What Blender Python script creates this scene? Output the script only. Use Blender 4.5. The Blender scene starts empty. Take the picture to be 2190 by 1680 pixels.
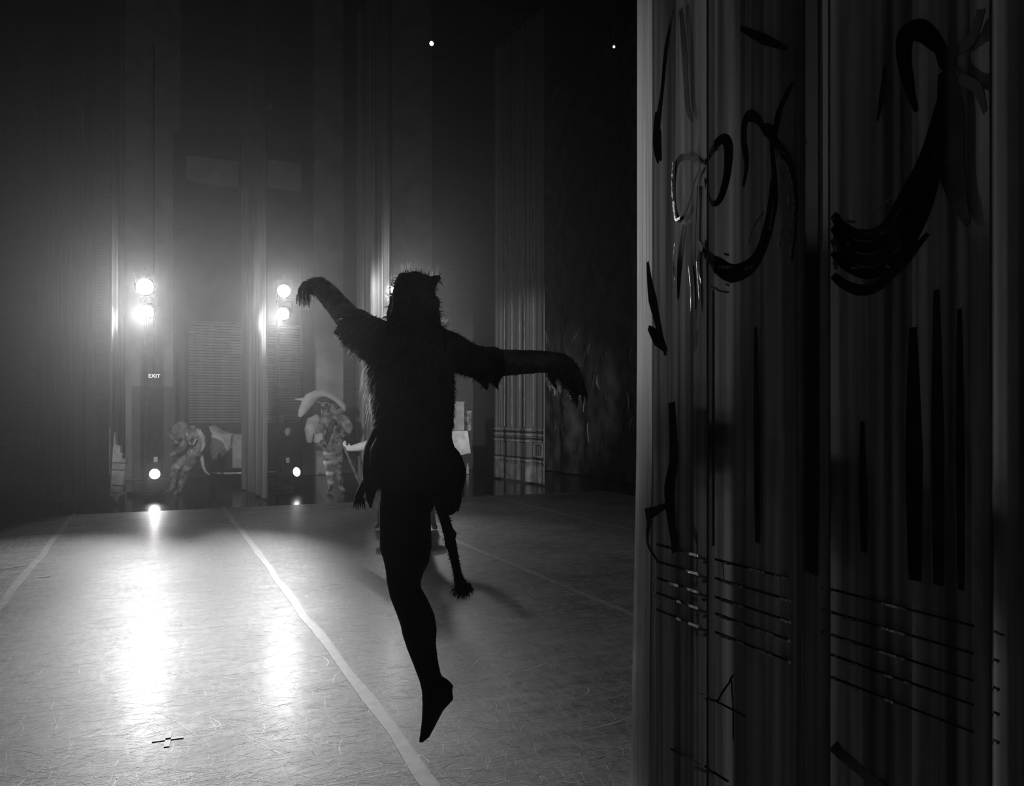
import bpy, math, random
from mathutils import Vector as V, Matrix

# ------------------------------------------------------------------ camera, world, exposure
sc = bpy.context.scene
COL = sc.collection
FPX, CX, HOR, CAMH, VPX = 1700.0, 1095.0, 887.0, 1.4, 330.0
ANG = math.atan((CX - VPX) / FPX)
SA, CA = math.sin(ANG), math.cos(ANG)
cam_d = bpy.data.cameras.new('camera')
cam = bpy.data.objects.new('camera', cam_d); COL.objects.link(cam)
cam.location = (0, 0, CAMH); cam.rotation_euler = (math.pi / 2, 0, -ANG)
cam_d.sensor_width = 36; cam_d.lens = 36 * FPX / 2190
cam_d.shift_y = (HOR - 840) / 2190
cam_d.clip_start = 0.05; cam_d.clip_end = 200
sc.camera = cam
w = bpy.data.worlds.new('world'); sc.world = w; w.use_nodes = True
bg = w.node_tree.nodes['Background']
bg.inputs[0].default_value = (1, 1, 1, 1); bg.inputs[1].default_value = 0.0032
sc.view_settings.view_transform = 'Standard'; sc.view_settings.look = 'None'
sc.view_settings.exposure = 0.0; sc.view_settings.gamma = 1.0
sc.view_settings.use_curve_mapping = False
cy = sc.cycles
cy.use_denoising = True
cy.max_bounces = 3; cy.diffuse_bounces = 1; cy.glossy_bounces = 1; cy.transmission_bounces = 1
cy.use_adaptive_sampling = True; cy.adaptive_threshold = 0.03
cy.volume_bounces = 0; cy.transparent_max_bounces = 6
cy.sample_clamp_indirect = 4.0; cy.caustics_reflective = False; cy.caustics_refractive = False

LAMP = dict(head=640.0, shin=45.0, near=2000.0)
HAZE_DENSITY, HAZE_G = 0.0022, 0.84
hv = w.node_tree.nodes.new('ShaderNodeVolumeScatter')   # theatrical haze hanging in the air of the stage house
hv.inputs['Density'].default_value = HAZE_DENSITY; hv.inputs['Anisotropy'].default_value = HAZE_G; hv.inputs['Color'].default_value = (1, 1, 1, 1)
w.node_tree.links.new(hv.outputs[0], w.node_tree.nodes['World Output'].inputs['Volume'])

# ------------------------------------------------------------------ where things are
R = math.radians
def at(px, py, d):
    """point seen at photo pixel (px, py) at depth d in metres"""
    u = (px - CX) / FPX * d; z = CAMH + (HOR - py) / FPX * d
    return V((SA * d + CA * u, CA * d - SA * u, z))
def xon(px, Y):
    """X of the point on the line Y = const seen at column px"""
    k = px - VPX
    return k * CA * Y / (FPX / CA - SA * k)
def dep(X, Y): return SA * X + CA * Y
def zon(py, d): return CAMH + (HOR - py) / FPX * d
def ony(px, py, Y):
    X = xon(px, Y); return V((X, Y, zon(py, dep(X, Y))))
def yonx(px, X):
    d = FPX * X / CA / (px - VPX); return (d - SA * X) / CA
FWD = V((SA, CA, 0)); RGT = V((CA, -SA, 0)); UP = V((0, 0, 1))

# ------------------------------------------------------------------ materials
def nod(nt, typ, **kw):
    n = nt.nodes.new(typ)
    for k, v in kw.items(): setattr(n, k, v)
    return n
MATS = {}
def mat(name, g, rough=0.8, metal=0.0, noise=0.0, scale=8.0, stretch=(1, 1, 1), trans=0.0, bump=0.0, spec=0.3, coord='Object', lo=0.35, hi=0.65):
    if name in MATS: return MATS[name]
    m = bpy.data.materials.new(name); m.use_nodes = True; nt = m.node_tree
    b = nt.nodes['Principled BSDF']; out = nt.nodes['Material Output']
    b.inputs['Base Color'].default_value = (g, g, g, 1); b.inputs['Roughness'].default_value = rough
    b.inputs['Metallic'].default_value = metal; b.inputs['Specular IOR Level'].default_value = spec
    tc = nod(nt, 'ShaderNodeTexCoord'); mp = nod(nt, 'ShaderNodeMapping')
    mp.inputs['Scale'].default_value = stretch
    nt.links.new(tc.outputs[coord], mp.inputs['Vector'])
    nz = nod(nt, 'ShaderNodeTexNoise'); nz.inputs['Scale'].default_value = scale; nz.inputs['Detail'].default_value = 4
    nt.links.new(mp.outputs['Vector'], nz.inputs['Vector'])
    cr = nod(nt, 'ShaderNodeValToRGB')
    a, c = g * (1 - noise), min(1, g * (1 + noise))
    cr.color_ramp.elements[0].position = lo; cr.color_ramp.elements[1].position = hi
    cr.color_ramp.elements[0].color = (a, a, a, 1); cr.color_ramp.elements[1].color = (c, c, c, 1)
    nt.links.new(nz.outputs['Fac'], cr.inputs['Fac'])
    nt.links.new(cr.outputs['Color'], b.inputs['Base Color'])
    if bump:
        bp = nod(nt, 'ShaderNodeBump'); bp.inputs['Strength'].default_value = bump; bp.inputs['Distance'].default_value = 0.01
        nt.links.new(nz.outputs['Fac'], bp.inputs['Height']); nt.links.new(bp.outputs['Normal'], b.inputs['Normal'])
    if trans:
        t = nod(nt, 'ShaderNodeBsdfTranslucent'); mx = nod(nt, 'ShaderNodeMixShader')
        nt.links.new(cr.outputs['Color'], t.inputs['Color']); mx.inputs['Fac'].default_value = trans
        nt.links.new(b.outputs[0], mx.inputs[1]); nt.links.new(t.outputs[0], mx.inputs[2])
        nt.links.new(mx.outputs[0], out.inputs['Surface'])
    MATS[name] = m
    return m
def emis(name, strength):
    if name in MATS: return MATS[name]
    m = bpy.data.materials.new(name); m.use_nodes = True; nt = m.node_tree
    b = nt.nodes['Principled BSDF']
    b.inputs['Base Color'].default_value = (.8, .8, .8, 1)
    b.inputs['Emission Color'].default_value = (1, 1, 1, 1); b.inputs['Emission Strength'].default_value = strength
    m.cycles.emission_sampling = 'NONE'
    MATS[name] = m; return m

# ------------------------------------------------------------------ mesh builder
class MB:
    def __init__(s): s.v = []; s.f = []; s.uv = None
    def add(s, vs, fs):
        o = len(s.v); s.v += [V(p) for p in vs]; s.f += [tuple(i + o for i in f) for f in fs]; return s
    def box(s, c, sz, M=None):
        c = V(c); h = V(sz) * .5; vs = []
        for x in (-1, 1):
            for y in (-1, 1):
                for z in (-1, 1):
                    p = V((x * h.x, y * h.y, z * h.z))
                    vs.append(c + (M @ p if M else p))
        return s.add(vs, [(0, 1, 3, 2), (4, 6, 7, 5), (0, 4, 5, 1), (2, 3, 7, 6), (0, 2, 6, 4), (1, 5, 7, 3)])
    def tube(s, pts, rad, n=10, axis=None, flat=None, cap=True):
        """rad: radius per point; axis: direction of the second radius; flat: its radius per point"""
        pts = [V(p) for p in pts]; N = len(pts); o = len(s.v)
        if not hasattr(rad, '__len__'): rad = [rad] * N
        if flat is None: flat = rad
        elif not hasattr(flat, '__len__'): flat = [flat] * N
        prev = None
        for i, p in enumerate(pts):
            t = (pts[min(i + 1, N - 1)] - pts[max(i - 1, 0)])
            t = t.normalized() if t.length > 1e-9 else UP
            if axis is not None: a = V(axis)
            else: a = prev if prev is not None else (V((0, 0, 1)) if abs(t.z) < .9 else V((1, 0, 0)))
            a = (a - t * a.dot(t))
            a = a.normalized() if a.length > 1e-6 else t.orthogonal().normalized()
            prev = a; b = t.cross(a)
            for k in range(n):
                q = 2 * math.pi * k / n
                s.v.append(p + b * (math.cos(q) * rad[i]) + a * (math.sin(q) * flat[i]))
        for i in range(N - 1):
            for k in range(n):
                k2 = (k + 1) % n
                s.f.append((o + i * n + k, o + i * n + k2, o + (i + 1) * n + k2, o + (i + 1) * n + k))
        if cap:
            s.f.append(tuple(o + k for k in reversed(range(n)))); s.f.append(tuple(o + (N - 1) * n + k for k in range(n)))
        return s
    def ball(s, c, r, nu=14, nv=9):
        c = V(c); r = V(r) if hasattr(r, '__len__') else V((r, r, r))
        pts = []; rs = []
        o = len(s.v); s.v.append(c - V((0, 0, r.z)))
        for j in range(1, nv):
            ph = -math.pi / 2 + math.pi * j / nv
            for k in range(nu):
                q = 2 * math.pi * k / nu
                s.v.append(c + V((math.cos(q) * math.cos(ph) * r.x, math.sin(q) * math.cos(ph) * r.y, math.sin(ph) * r.z)))
        s.v.append(c + V((0, 0, r.z))); top = len(s.v) - 1
        for k in range(nu):
            k2 = (k + 1) % nu
            s.f.append((o, o + 1 + k2, o + 1 + k))
            for j in range(nv - 2):
                a = o + 1 + j * nu
                s.f.append((a + k, a + k2, a + nu + k2, a + nu + k))
            a = o + 1 + (nv - 2) * nu
            s.f.append((a + k, a + k2, top))
        return s
    def strip(s, pts, wid, nrm, th):
        """a flat stroke with thickness: pts on a surface, wid per point, nrm per point"""
        N = len(pts); o = len(s.v)
        if not hasattr(wid, '__len__'): wid = [wid] * N
        for i in range(N):
            t = (pts[min(i + 1, N - 1)] - pts[max(i - 1, 0)]).normalized()
            n_ = nrm[i] if isinstance(nrm, list) else nrm
            b = t.cross(n_).normalized() * (wid[i] * .5)
            s.v += [pts[i] - b, pts[i] + b, pts[i] + b + n_ * th, pts[i] - b + n_ * th]
        for i in range(N - 1):
            a, c = o + 4 * i, o + 4 * i + 4
            for k in range(4):
                k2 = (k + 1) % 4
                s.f.append((a + k, a + k2, c + k2, c + k))
        s.f.append((o + 3, o + 2, o + 1, o)); e = o + 4 * (N - 1); s.f.append((e, e + 1, e + 2, e + 3))
        return s
    def prism(s, poly, off):
        """closed outline (list of points) pushed by the vector off"""
        n = len(poly); off = V(off)
        vs = [V(p) for p in poly] + [V(p) + off for p in poly]
        fs = [tuple(range(n)), tuple(reversed(range(n, 2 * n)))]
        fs += [(k, (k + 1) % n, (k + 1) % n + n, k + n) for k in range(n)]
        return s.add(vs, fs)
    def build(s, name, m, parent=None, smooth=True, voxel=None, relax=0, angle=None):
        base = parent_base(parent)
        me = bpy.data.meshes.new(name)
        me.from_pydata([tuple(p - base) for p in s.v], [], s.f); me.update()
        o = bpy.data.objects.new(name, me); COL.objects.link(o)
        if voxel:
            md = o.modifiers.new('r', 'REMESH'); md.mode = 'VOXEL'; md.voxel_size = voxel
            if relax:
                sm = o.modifiers.new('s', 'SMOOTH'); sm.iterations = relax; sm.factor = .5
            dg = bpy.context.evaluated_depsgraph_get()
            me2 = bpy.data.meshes.new_from_object(o.evaluated_get(dg))
            o.modifiers.clear(); o.data = me2; bpy.data.meshes.remove(me); me = me2; me.name = name
        for p in me.polygons: p.use_smooth = smooth
        me.materials.clear(); me.materials.append(m)
        if parent: o.parent = parent
        return o
def parent_base(p):
    b = V((0, 0, 0))
    while p: b = b + V(p.location); p = p.parent
    return b
def tag(o, label=None, cat=None, group=None, kind=None):
    if label: o['label'] = label
    if cat: o['category'] = cat
    if group: o['group'] = group
    if kind: o['kind'] = kind
    return o
def thing(name, loc, label, cat, group=None):
    o = bpy.data.objects.new(name, None); COL.objects.link(o); o.location = loc
    o.empty_display_size = .1
    return tag(o, label, cat, group)

# ------------------------------------------------------------------ shared materials
M_CLOTH_DARK = mat('black_serge', .02, .9, noise=.3, scale=3, stretch=(6, 6, .3), trans=.15)
M_METAL = mat('black_painted_steel', .03, .45, metal=.3, noise=.3, scale=20)
M_STEEL = mat('worn_steel', .35, .4, metal=.7, noise=.3, scale=15)
M_WHITE = mat('white_cloth', .75, .85, noise=.1, scale=9, trans=.15)
M_TAPE = mat('vinyl_tape', .4, .5, noise=.25, scale=14, bump=.1, spec=.7)

# ================================================================== THE SETTING
def floor_material():
    m = bpy.data.materials.new('dance_mat_vinyl'); m.use_nodes = True; nt = m.node_tree
    b = nt.nodes['Principled BSDF']; L = nt.links.new
    tc = nod(nt, 'ShaderNodeTexCoord')
    def streak(sx, sy, rot, scale, det=5):
        mp = nod(nt, 'ShaderNodeMapping'); mp.inputs['Scale'].default_value = (sx, sy, 1); mp.inputs['Rotation'].default_value = (0, 0, rot)
        L(tc.outputs['Object'], mp.inputs['Vector'])
        n = nod(nt, 'ShaderNodeTexNoise'); n.inputs['Scale'].default_value = scale; n.inputs['Detail'].default_value = det; n.inputs['Roughness'].default_value = .65
        L(mp.outputs['Vector'], n.inputs['Vector']); return n
    n1 = streak(1, 4.5, .35, 3.2); n2 = streak(5, 1, -.2, 6); n3 = streak(1, 1, 0, 1.1, 6); n4 = streak(1, 9, -.15, 9)
    a1 = nod(nt, 'ShaderNodeMath', operation='ADD'); L(n1.outputs['Fac'], a1.inputs[0]); L(n2.outputs['Fac'], a1.inputs[1])
    a2 = nod(nt, 'ShaderNodeMath', operation='ADD'); L(a1.outputs[0], a2.inputs[0]); L(n3.outputs['Fac'], a2.inputs[1])
    a3 = nod(nt, 'ShaderNodeMath', operation='ADD'); L(a2.outputs[0], a3.inputs[0]); L(n4.outputs['Fac'], a3.inputs[1])
    a4 = nod(nt, 'ShaderNodeMath', operation='MULTIPLY'); L(a3.outputs[0], a4.inputs[0]); a4.inputs[1].default_value = .25
    cr = nod(nt, 'ShaderNodeValToRGB'); cr.color_ramp.elements[0].position = .42; cr.color_ramp.elements[1].position = .58
    cr.color_ramp.elements[0].color = (.11, .11, .11, 1); cr.color_ramp.elements[1].color = (.42, .42, .42, 1)
    L(a4.outputs[0], cr.inputs['Fac']); L(cr.outputs['Color'], b.inputs['Base Color'])
    rr = nod(nt, 'ShaderNodeMapRange'); rr.inputs['From Min'].default_value = .35; rr.inputs['From Max'].default_value = .65
    rr.inputs['To Min'].default_value = .42; rr.inputs['To Max'].default_value = .60
    L(a4.outputs[0], rr.inputs['Value']); L(rr.outputs[0], b.inputs['Roughness'])
    bp = nod(nt, 'ShaderNodeBump'); bp.inputs['Strength'].default_value = .3; bp.inputs['Distance'].default_value = .004
    L(n4.outputs['Fac'], bp.inputs['Height']); L(bp.outputs['Normal'], b.inputs['Normal'])
    b.inputs['Specular IOR Level'].default_value = .3
    b.inputs['Coat Weight'].default_value = .04; b.inputs['Coat Roughness'].default_value = .23
    return m
M_MAT = floor_material()
M_FLOOR = mat('black_stage_boards', .02, .16, noise=.3, scale=2, stretch=(1, 6, 1), spec=.5)

fl = MB().box((3, 9, -.06), (26, 26, .1)).build('floor', M_FLOOR, smooth=False); tag(fl, kind='structure')
SEAMS = [-1.03 - 2 * 2.12, -1.03 - 2.12, -1.03, .955, 3.06, 5.3, 7.5]
HEAD_Y = 12.7
for k in range(len(SEAMS) - 1):
    x0, x1 = SEAMS[k] + .004, SEAMS[k + 1] - .004
    MB().box(((x0 + x1) / 2, (HEAD_Y - 2.6) / 2, -.004), (x1 - x0, HEAD_Y + 2.6, .008)).build('dance_mat_strip', M_MAT, fl, smooth=False)
rnd = random.Random(4)
for k, x in enumerate(SEAMS):
    if k in (0,): continue
    pts = []; wd = []
    y = -2.0
    while y < HEAD_Y + .2:
        pts.append(V((x + rnd.uniform(-.012, .012), y, 0.0))); wd.append(.064 + rnd.uniform(-.01, .01)); y += .45
    MB().strip(pts, wd, UP, .0016).build('seam_tape', M_TAPE, fl, smooth=False)
# tape laid beside the seam further downstage
for dx in (-.62, -.95):
    MB().strip([V((SEAMS[2] + dx + rnd.uniform(-.01, .01), yy, 0)) for yy in (5, 7, 9, 11, 12.4)], .03, UP, .0015).build('seam_tape', M_TAPE, fl, smooth=False)
# spike marks: short bits of tape on the floor
def floor_pt(px, py):
    d = FPX * CAMH / (py - HOR); p = at(px, py, d); p.z = .0018; return p
def spike(pairs, wd, label):
    t = thing('tape_mark', (floor_pt(*pairs[0][0])), label, 'tape mark', 'tape marks on the dance floor')
    t.location.z = 0
    for a, b in pairs:
        MB().strip([floor_pt(*a), floor_pt(*b)], wd, UP, .0012).build('tape', M_TAPE, t, smooth=False)
spike([((325, 1585), (393, 1576)), ((356, 1597), (363, 1565))], .022, 'cross-shaped tape mark on the pale dance floor near the tape seam')
spike([((455, 1106), (490, 1102)), ], .05, 'short tape dash at the head of the middle seam tape')
spike([((318, 1102), (340, 1101)), ], .05, 'short tape dash below the low floodlight on the left stand')
spike([((399, 1097), (411, 1093)), ], .05, 'small tape dash on the black boards below the crouching person')
spike([((2, 1217), (50, 1209)), ], .04, 'tape dash left of the outer seam tape')
spike([((80, 1234), (108, 1232)), ], .04, 'tape dash just right of the outer seam tape')
spike([((503, 1138), (522, 1138)), ], .04, 'tape dash laid across the middle seam tape')

# scuffs left by shoes: curved pale scratches lying on the mat
M_SCUFF = mat('shoe_scuff', .85, .5, noise=.3, scale=30, spec=1.0)
M_SCUFFD = mat('dark_rubber_scuff', .06, .5, noise=.4, scale=30)
def scuffs(n, seed, m, wlo, whi, llo, lhi, curv):
    r = random.Random(seed); b = MB()
    for _ in range(n):
        py = 1120 + 600 * r.random() ** .8; px = r.uniform(-60, 1380)
        p = floor_pt(px, py); p.z = .0004
        L_ = r.uniform(llo, lhi); q = r.gauss(0, .55) + (math.pi / 2 if r.random() < .35 else 0); c = r.gauss(0, curv)
        pts = [p]; nn = 5
        for i in range(nn):
            p = p + V((math.cos(q), math.sin(q), 0)) * (L_ / nn); q += c / nn; pts.append(p)
        ww = r.uniform(wlo, whi)
        b.strip(pts, [ww * .3, ww * .8, ww, ww, ww * .7, ww * .2], UP, .0001)
    o = b.build('scuff_marks', m, fl, smooth=False); tag(o, kind='stuff'); return o
scuffs(4600, 7, M_SCUFF, .001, .003, .02, .2, .9)
scuffs(260, 8, M_SCUFFD, .0008, .002, .04, .2, .5)
scuffs(120, 9, M_SCUFF, .003, .007, .12, .4, 1.2)

# ------------------------------------------------------------------ far wall of the stage house
WY = 19.0
def wall_mat():
    m = bpy.data.materials.new('painted_brickwork'); m.use_nodes = True; nt = m.node_tree; L = nt.links.new
    b = nt.nodes['Principled BSDF']; tc = nod(nt, 'ShaderNodeTexCoord'); mp = nod(nt, 'ShaderNodeMapping')
    mp.inputs['Rotation'].default_value = (math.pi / 2, 0, 0); L(tc.outputs['Object'], mp.inputs['Vector'])
    br = nod(nt, 'ShaderNodeTexBrick'); br.inputs['Scale'].default_value = 4
    br.inputs['Color1'].default_value = (.09, .09, .09, 1); br.inputs['Color2'].default_value = (.07, .07, .07, 1); br.inputs['Mortar'].default_value = (.05, .05, .05, 1)
    L(mp.outputs['Vector'], br.inputs['Vector']); L(br.outputs['Color'], b.inputs['Base Color']); b.inputs['Roughness'].default_value = .85
    return m
M_BRICK = wall_mat()
M_PLASTER = mat('pale_plaster', .34, .85, noise=.15, scale=2)
M_DARKPANEL = mat('dark_wall_paint', .03, .8, noise=.3, scale=2)
wl = MB().box((3, WY + .15, 6), (24, .3, 12)).build('wall_back', M_BRICK, smooth=False); tag(wl, kind='structure')
def wall_box(name, m, x0, y0, x1, y1, proud, parent=wl, th=.2):
    a, b = ony(x0, y0, WY), ony(x1, y1, WY)
    z0, z1 = sorted((a.z, b.z)); z0 = max(z0, 0)
    return MB().box(((a.x + b.x) / 2, WY - proud + th / 2, (z0 + z1) / 2), (abs(b.x - a.x), th, z1 - z0)).build(name, m, parent, smooth=False)
wall_box('pilaster', M_PLASTER, 268, -160, 386, 1024, .12)
wall_box('pilaster', M_PLASTER, 668, -160, 732, 1020, .12)
wall_box('pilaster', M_PLASTER, 838, -160, 922, 1015, .08)
wall_box('opening_surround', M_DARKPANEL, 386, 316, 668, 1020, .03)
wall_box('lintel', M_METAL, 370, 314, 670, 332, .2)
wall_box('frame_post', M_METAL, 370, 314, 396, 1020, .16)
wall_box('frame_post', M_METAL, 645, 330, 668, 1020, .16)
wall_box('transom_panel', M_PLASTER, 398, 334, 508, 402, .08)
wall_box('transom_panel', M_PLASTER, 516, 336, 642, 410, .08)
wall_box('conduit', M_METAL, 327, 100, 331, 800, .2, th=.05)
wall_box('notice_panel', M_PLASTER, 838, 440, 884, 462, .14, th=.04)
wall_box('notice_panel', M_PLASTER, 566, 224, 580, 238, .14, th=.04)
# roller shutter with its slats
sh = wall_box('shutter_backing', M_METAL, 404, 700, 640, 905, .05); sh.name = 'door_1'
sh.parent = None; tag(sh, kind='structure'); 
M_SLAT = mat('galvanised_slat', .24, .55, metal=.2, noise=.15, scale=5)
a, b_ = ony(404, 905, WY), ony(640, 700, WY)
slat_m = None; nsl = 36
for k in range(nsl):
    zc = a.z + (b_.z - a.z) * (k + .5) / nsl; hh = (b_.z - a.z) / nsl * .8
    if slat_m is None:
        mb = MB(); xl = b_.x - a.x
        mb.tube([(-xl / 2, 0, 0), (xl / 2, 0, 0)], hh * .5, n=8, axis=(0, 1, 0), flat=.018)
        s0 = mb.build('slat', M_SLAT, None, smooth=False); slat_m = s0.data
    else:
        s0 = bpy.data.objects.new('slat', slat_m); COL.objects.link(s0)
    s0.location = ((a.x + b_.x) / 2, WY - .07, zc); s0.parent = sh
wall_box('shutter_hood', M_SLAT, 404, 688, 640, 700, .2, sh)
# the exit door and sign
dr = wall_box('door_leaf', mat('grey_door_paint', .1, .6, noise=.1), 282, 826, 382, 1020, .14, th=.06); dr.name = 'door_2'; dr.parent = None; tag(dr, kind='structure')
hp = ony(311, 898, WY - .2)
MB().tube([hp, hp + V((0, -.05, 0))], .03, n=10).build('door_handle', mat('bright_handle', .8, .25, metal=.5), dr)
wall_box('door_joint', M_METAL, 318, 826, 320, 1020, .15, dr, th=.02)
ex = thing('exit_sign', ony(330, 812, WY - .2), 'small lit exit sign on the far wall above the dark door', 'exit sign')
c0 = ony(330, 804, WY - .2)
MB().box(c0, (.24, .06, .17)).build('housing', M_METAL, ex, smooth=False)
MB().box(c0 + V((0, -.034, 0)), (.22, .008, .15)).build('panel', mat('sign_panel', .05, .4), ex, smooth=False)
cu = bpy.data.curves.new('exit_text', 'FONT'); cu.body = 'EXIT'; cu.size = .115; cu.extrude = .004; cu.align_x = 'CENTER'; cu.align_y = 'CENTER'
to = bpy.data.objects.new('tmp_text', cu); COL.objects.link(to)
to.rotation_euler = (math.pi / 2, 0, 0)
dg = bpy.context.evaluated_depsgraph_get()
me = bpy.data.meshes.new_from_object(to.evaluated_get(dg)); bpy.data.objects.remove(to)
tx = bpy.data.objects.new('lettering', me); COL.objects.link(tx); me.materials.clear(); me.materials.append(emis('exit_glow', 1.2))
me.transform(Matrix.Rotation(math.pi / 2, 4, 'X')); tx.parent = ex; tx.location = c0 + V((0, -.042, 0)) - V(ex.location)

# ================================================================== LIGHT STANDS AND LAMPS
M_LENS = emis('lamp_lens', 25.0)
def lathe_along(mb, p, dr, prof, n=20):
    """prof: list of (distance along dr, radius)"""
    mb.tube([p + dr * a for a, _ in prof], [r for _, r in prof], n=n)
def spotlight(p, target, rad, power, cone, blend, label, group, back_fill=0, halo_fill=0):
    p = V(p); d = (V(target) - p).normalized()
    t = thing('stage_lamp', p, label, 'stage light', group)
    b = MB(); lathe_along(b, p, d, [(-.46, .03), (-.45, rad * .62), (-.3, rad * .72), (-.28, rad * .9), (-.12, rad * .95), (-.1, rad * 1.08), (-.012, rad * 1.08)], 20)
    b.build('body', M_METAL, t)
    fr = MB(); s_ = d.cross(UP).normalized(); u_ = s_.cross(d)
    for k in range(16):
        q = 2 * math.pi * k / 16; q2 = 2 * math.pi * (k + 1) / 16
        ring = lambda a, rr, dd: p + (s_ * math.cos(a) + u_ * math.sin(a)) * rr + d * dd
        vs = [ring(q, rad, -.012), ring(q, rad * 1.14, -.012), ring(q, rad * 1.14, .05), ring(q, rad, .05),
              ring(q2, rad, -.012), ring(q2, rad * 1.14, -.012), ring(q2, rad * 1.14, .05), ring(q2, rad, .05)]
        fr.add(vs, [(0, 4, 5, 1), (1, 5, 6, 2), (2, 6, 7, 3), (3, 7, 4, 0)])
    fr.build('front_rim', M_METAL, t)
    MB().tube([p - d * .01, p, p + d * .012, p + d * .018], [rad * .99, rad * .98, rad * .7, rad * .2], n=24).build('lens', M_LENS if power else mat('dark_glass', .3, .1, spec=.8), t)
    yk = MB(); c = p - d * .2
    yk.tube([c + s_ * rad * 1.1, c + s_ * rad * 1.25, c + s_ * rad * 1.25 + u_ * .2, c - s_ * rad * 1.25 + u_ * .2, c - s_ * rad * 1.25, c - s_ * rad * 1.1], .014, n=6)
    yk.build('yoke', M_METAL, t)
    MB().box(c + u_ * .24, (.06, .06, .09)).build('clamp', M_STEEL, t, smooth=False)
    if not power: return t
    ld = bpy.data.lights.new('lamp_beam', 'SPOT'); ld.energy = power; ld.spot_size = R(cone); ld.spot_blend = blend; ld.shadow_soft_size = rad * .6
    lo = bpy.data.objects.new('lamp_beam', ld); COL.objects.link(lo); lo.location = d * .075
    lo.rotation_euler = d.to_track_quat('-Z', 'Y').to_euler(); lo.parent = t
    if halo_fill:   # extra wide soft spot added to strengthen the halo around the lens
        sd = bpy.data.lights.new('halo_fill_light', 'SPOT'); sd.energy = power * halo_fill; sd.spot_size = R(130); sd.spot_blend = 1.0; sd.shadow_soft_size = rad * .8
        so = bpy.data.objects.new('halo_fill_light', sd); COL.objects.link(so); so.location = d * .08
        so.rotation_euler = V((d.x, d.y, .1)).to_track_quat('-Z', 'Y').to_euler(); so.parent = t
    if back_fill:   # extra point light added behind the housing to brighten the far wall
        lk = bpy.data.lights.new('back_fill_light', 'POINT'); lk.energy = power * back_fill; lk.shadow_soft_size = .05
        ko = bpy.data.objects.new('back_fill_light', lk); COL.objects.link(ko); ko.location = -d * .56; ko.parent = t
    return t
def boom(x, y, h, label):
    t = thing('lamp_stand', (x, y, 0), label, 'light stand', 'upright light stands in the far wings')
    MB().tube([(x, y, .0), (x, y, .05)], [.3, .3], n=24).tube([(x, y, .05), (x, y, .09)], [.06, .05], n=12).build('base', M_METAL, t)
    MB().tube([(x, y, .05), (x, y, h)], .024, n=10).build('pole', M_METAL, t)
    MB().tube([(x + .03, y - .03, .1), (x + .035, y - .04, 1.2), (x + .02, y - .035, 2.2), (x + .03, y - .03, h - .3)], .009, n=6).build('cable', M_METAL, t)
    return t
BY = 15.1
HG = 'paired head-high lamps on the far stands'
B1, B2, B3 = xon(314, BY), xon(604, BY), xon(836, BY)
boom(B1 - .02, BY + .32, 4.0, 'upright light stand beside the narrow ragged leg curtain, exit sign behind')
boom(B2 - .05, BY + .32, 4.0, 'upright light stand beside the roller shutter and the person in a wide hat')
boom(B3 + .1, BY + .32, 4.0, 'upright light stand behind the fluted leg curtain next to the leaping dancer')
spotlight(ony(310, 613, BY), (-.5, 1.0, 1.0), .14, LAMP['head'] * 1.3, 30, 1.0, 'round glaring stage lamp at the top of the stand by the exit sign', HG, halo_fill=.06)
spotlight(ony(315, 665, BY), (-1.8, 4.9, .2), .11, LAMP['head'] * 2.0, 42, 1.0, 'round glaring stage lamp second from the top, stand by the exit sign', HG, back_fill=.009, halo_fill=.03)
spotlight(ony(607, 622, BY), (.1, 1.0, 1.0), .115, LAMP['head'] * 1.1, 28, 1.0, 'round glaring stage lamp at the top of the stand by the roller shutter', HG, halo_fill=.05)
spotlight(ony(606, 670, BY), (-1.1, 5.0, .2), .115, LAMP['head'] * 2.0, 38, 1.0, 'round glaring stage lamp second from the top, stand by the roller shutter', HG, back_fill=.009, halo_fill=.03)
spotlight(ony(836, 624, BY), (1.6, 1.0, 1.3), .115, LAMP['head'] * 1.0, 26, 1.0, 'top stage lamp half hidden by the fluted leg curtain', HG, halo_fill=.1)
spotlight(ony(836, 669, BY), (2.6, 7.0, .2), .115, LAMP['head'] * .4, 40, 1.0, 'lower stage lamp half hidden by the fluted leg curtain', HG, back_fill=.009, halo_fill=.12)
SG = 'low lamps near the floor of the far wings'
spotlight(ony(331, 1013, BY - .3), (-.7, 4, .6), .085, LAMP['shin'], 60, .8, 'low round stage lamp close to the floor beside the crouching person', SG)
spotlight(ony(632, 1009, BY - .3), (4.2, 11.2, 1.0), .085, LAMP['shin'] * .8, 48, .5, 'low round stage lamp throwing a beam at the person in a wide hat', SG)

spotlight(ony(614, 922, BY), (5, 9, .8), .085, 0, 40, .5, 'unlit stage lamp clamped halfway up the stand by the roller shutter', 'unlit lamps')

# unseen stands added on the near side, lighting the far wings and curtain edge
NG = 'added fill lamps on the near stands'
boom(-2.7, .3, 3.5, 'added unseen light stand in the near wing across from the ragged leg curtain')
boom(3.6, -.4, 3.5, 'added unseen light stand behind the bow-painted near curtain')
spotlight((-2.7, .62, 3.2), (.5, 14.6, 1.7), .1, LAMP['near'], 17, .6, 'added fill lamp on the near stand crossing to the bending person', NG)
spotlight((-2.7, .62, 2.7), (2.4, 12.6, 1.35), .1, LAMP['near'], 19, .6, 'added fill lamp on the near stand crossing to the person in a wide hat', NG)
spotlight((3.6, -.08, 3.2), (6.8, 14.4, 1.8), .1, LAMP['near'] * 1.7, 18, .6, 'added fill lamp behind the near curtain crossing to the column-painted curtain', NG)
spotlight((3.6, -.08, 2.7), (4.6, 14.6, 1.6), .1, LAMP['near'] * .25, 16, .6, 'added fill lamp behind the near curtain crossing to the side table', NG)
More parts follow.
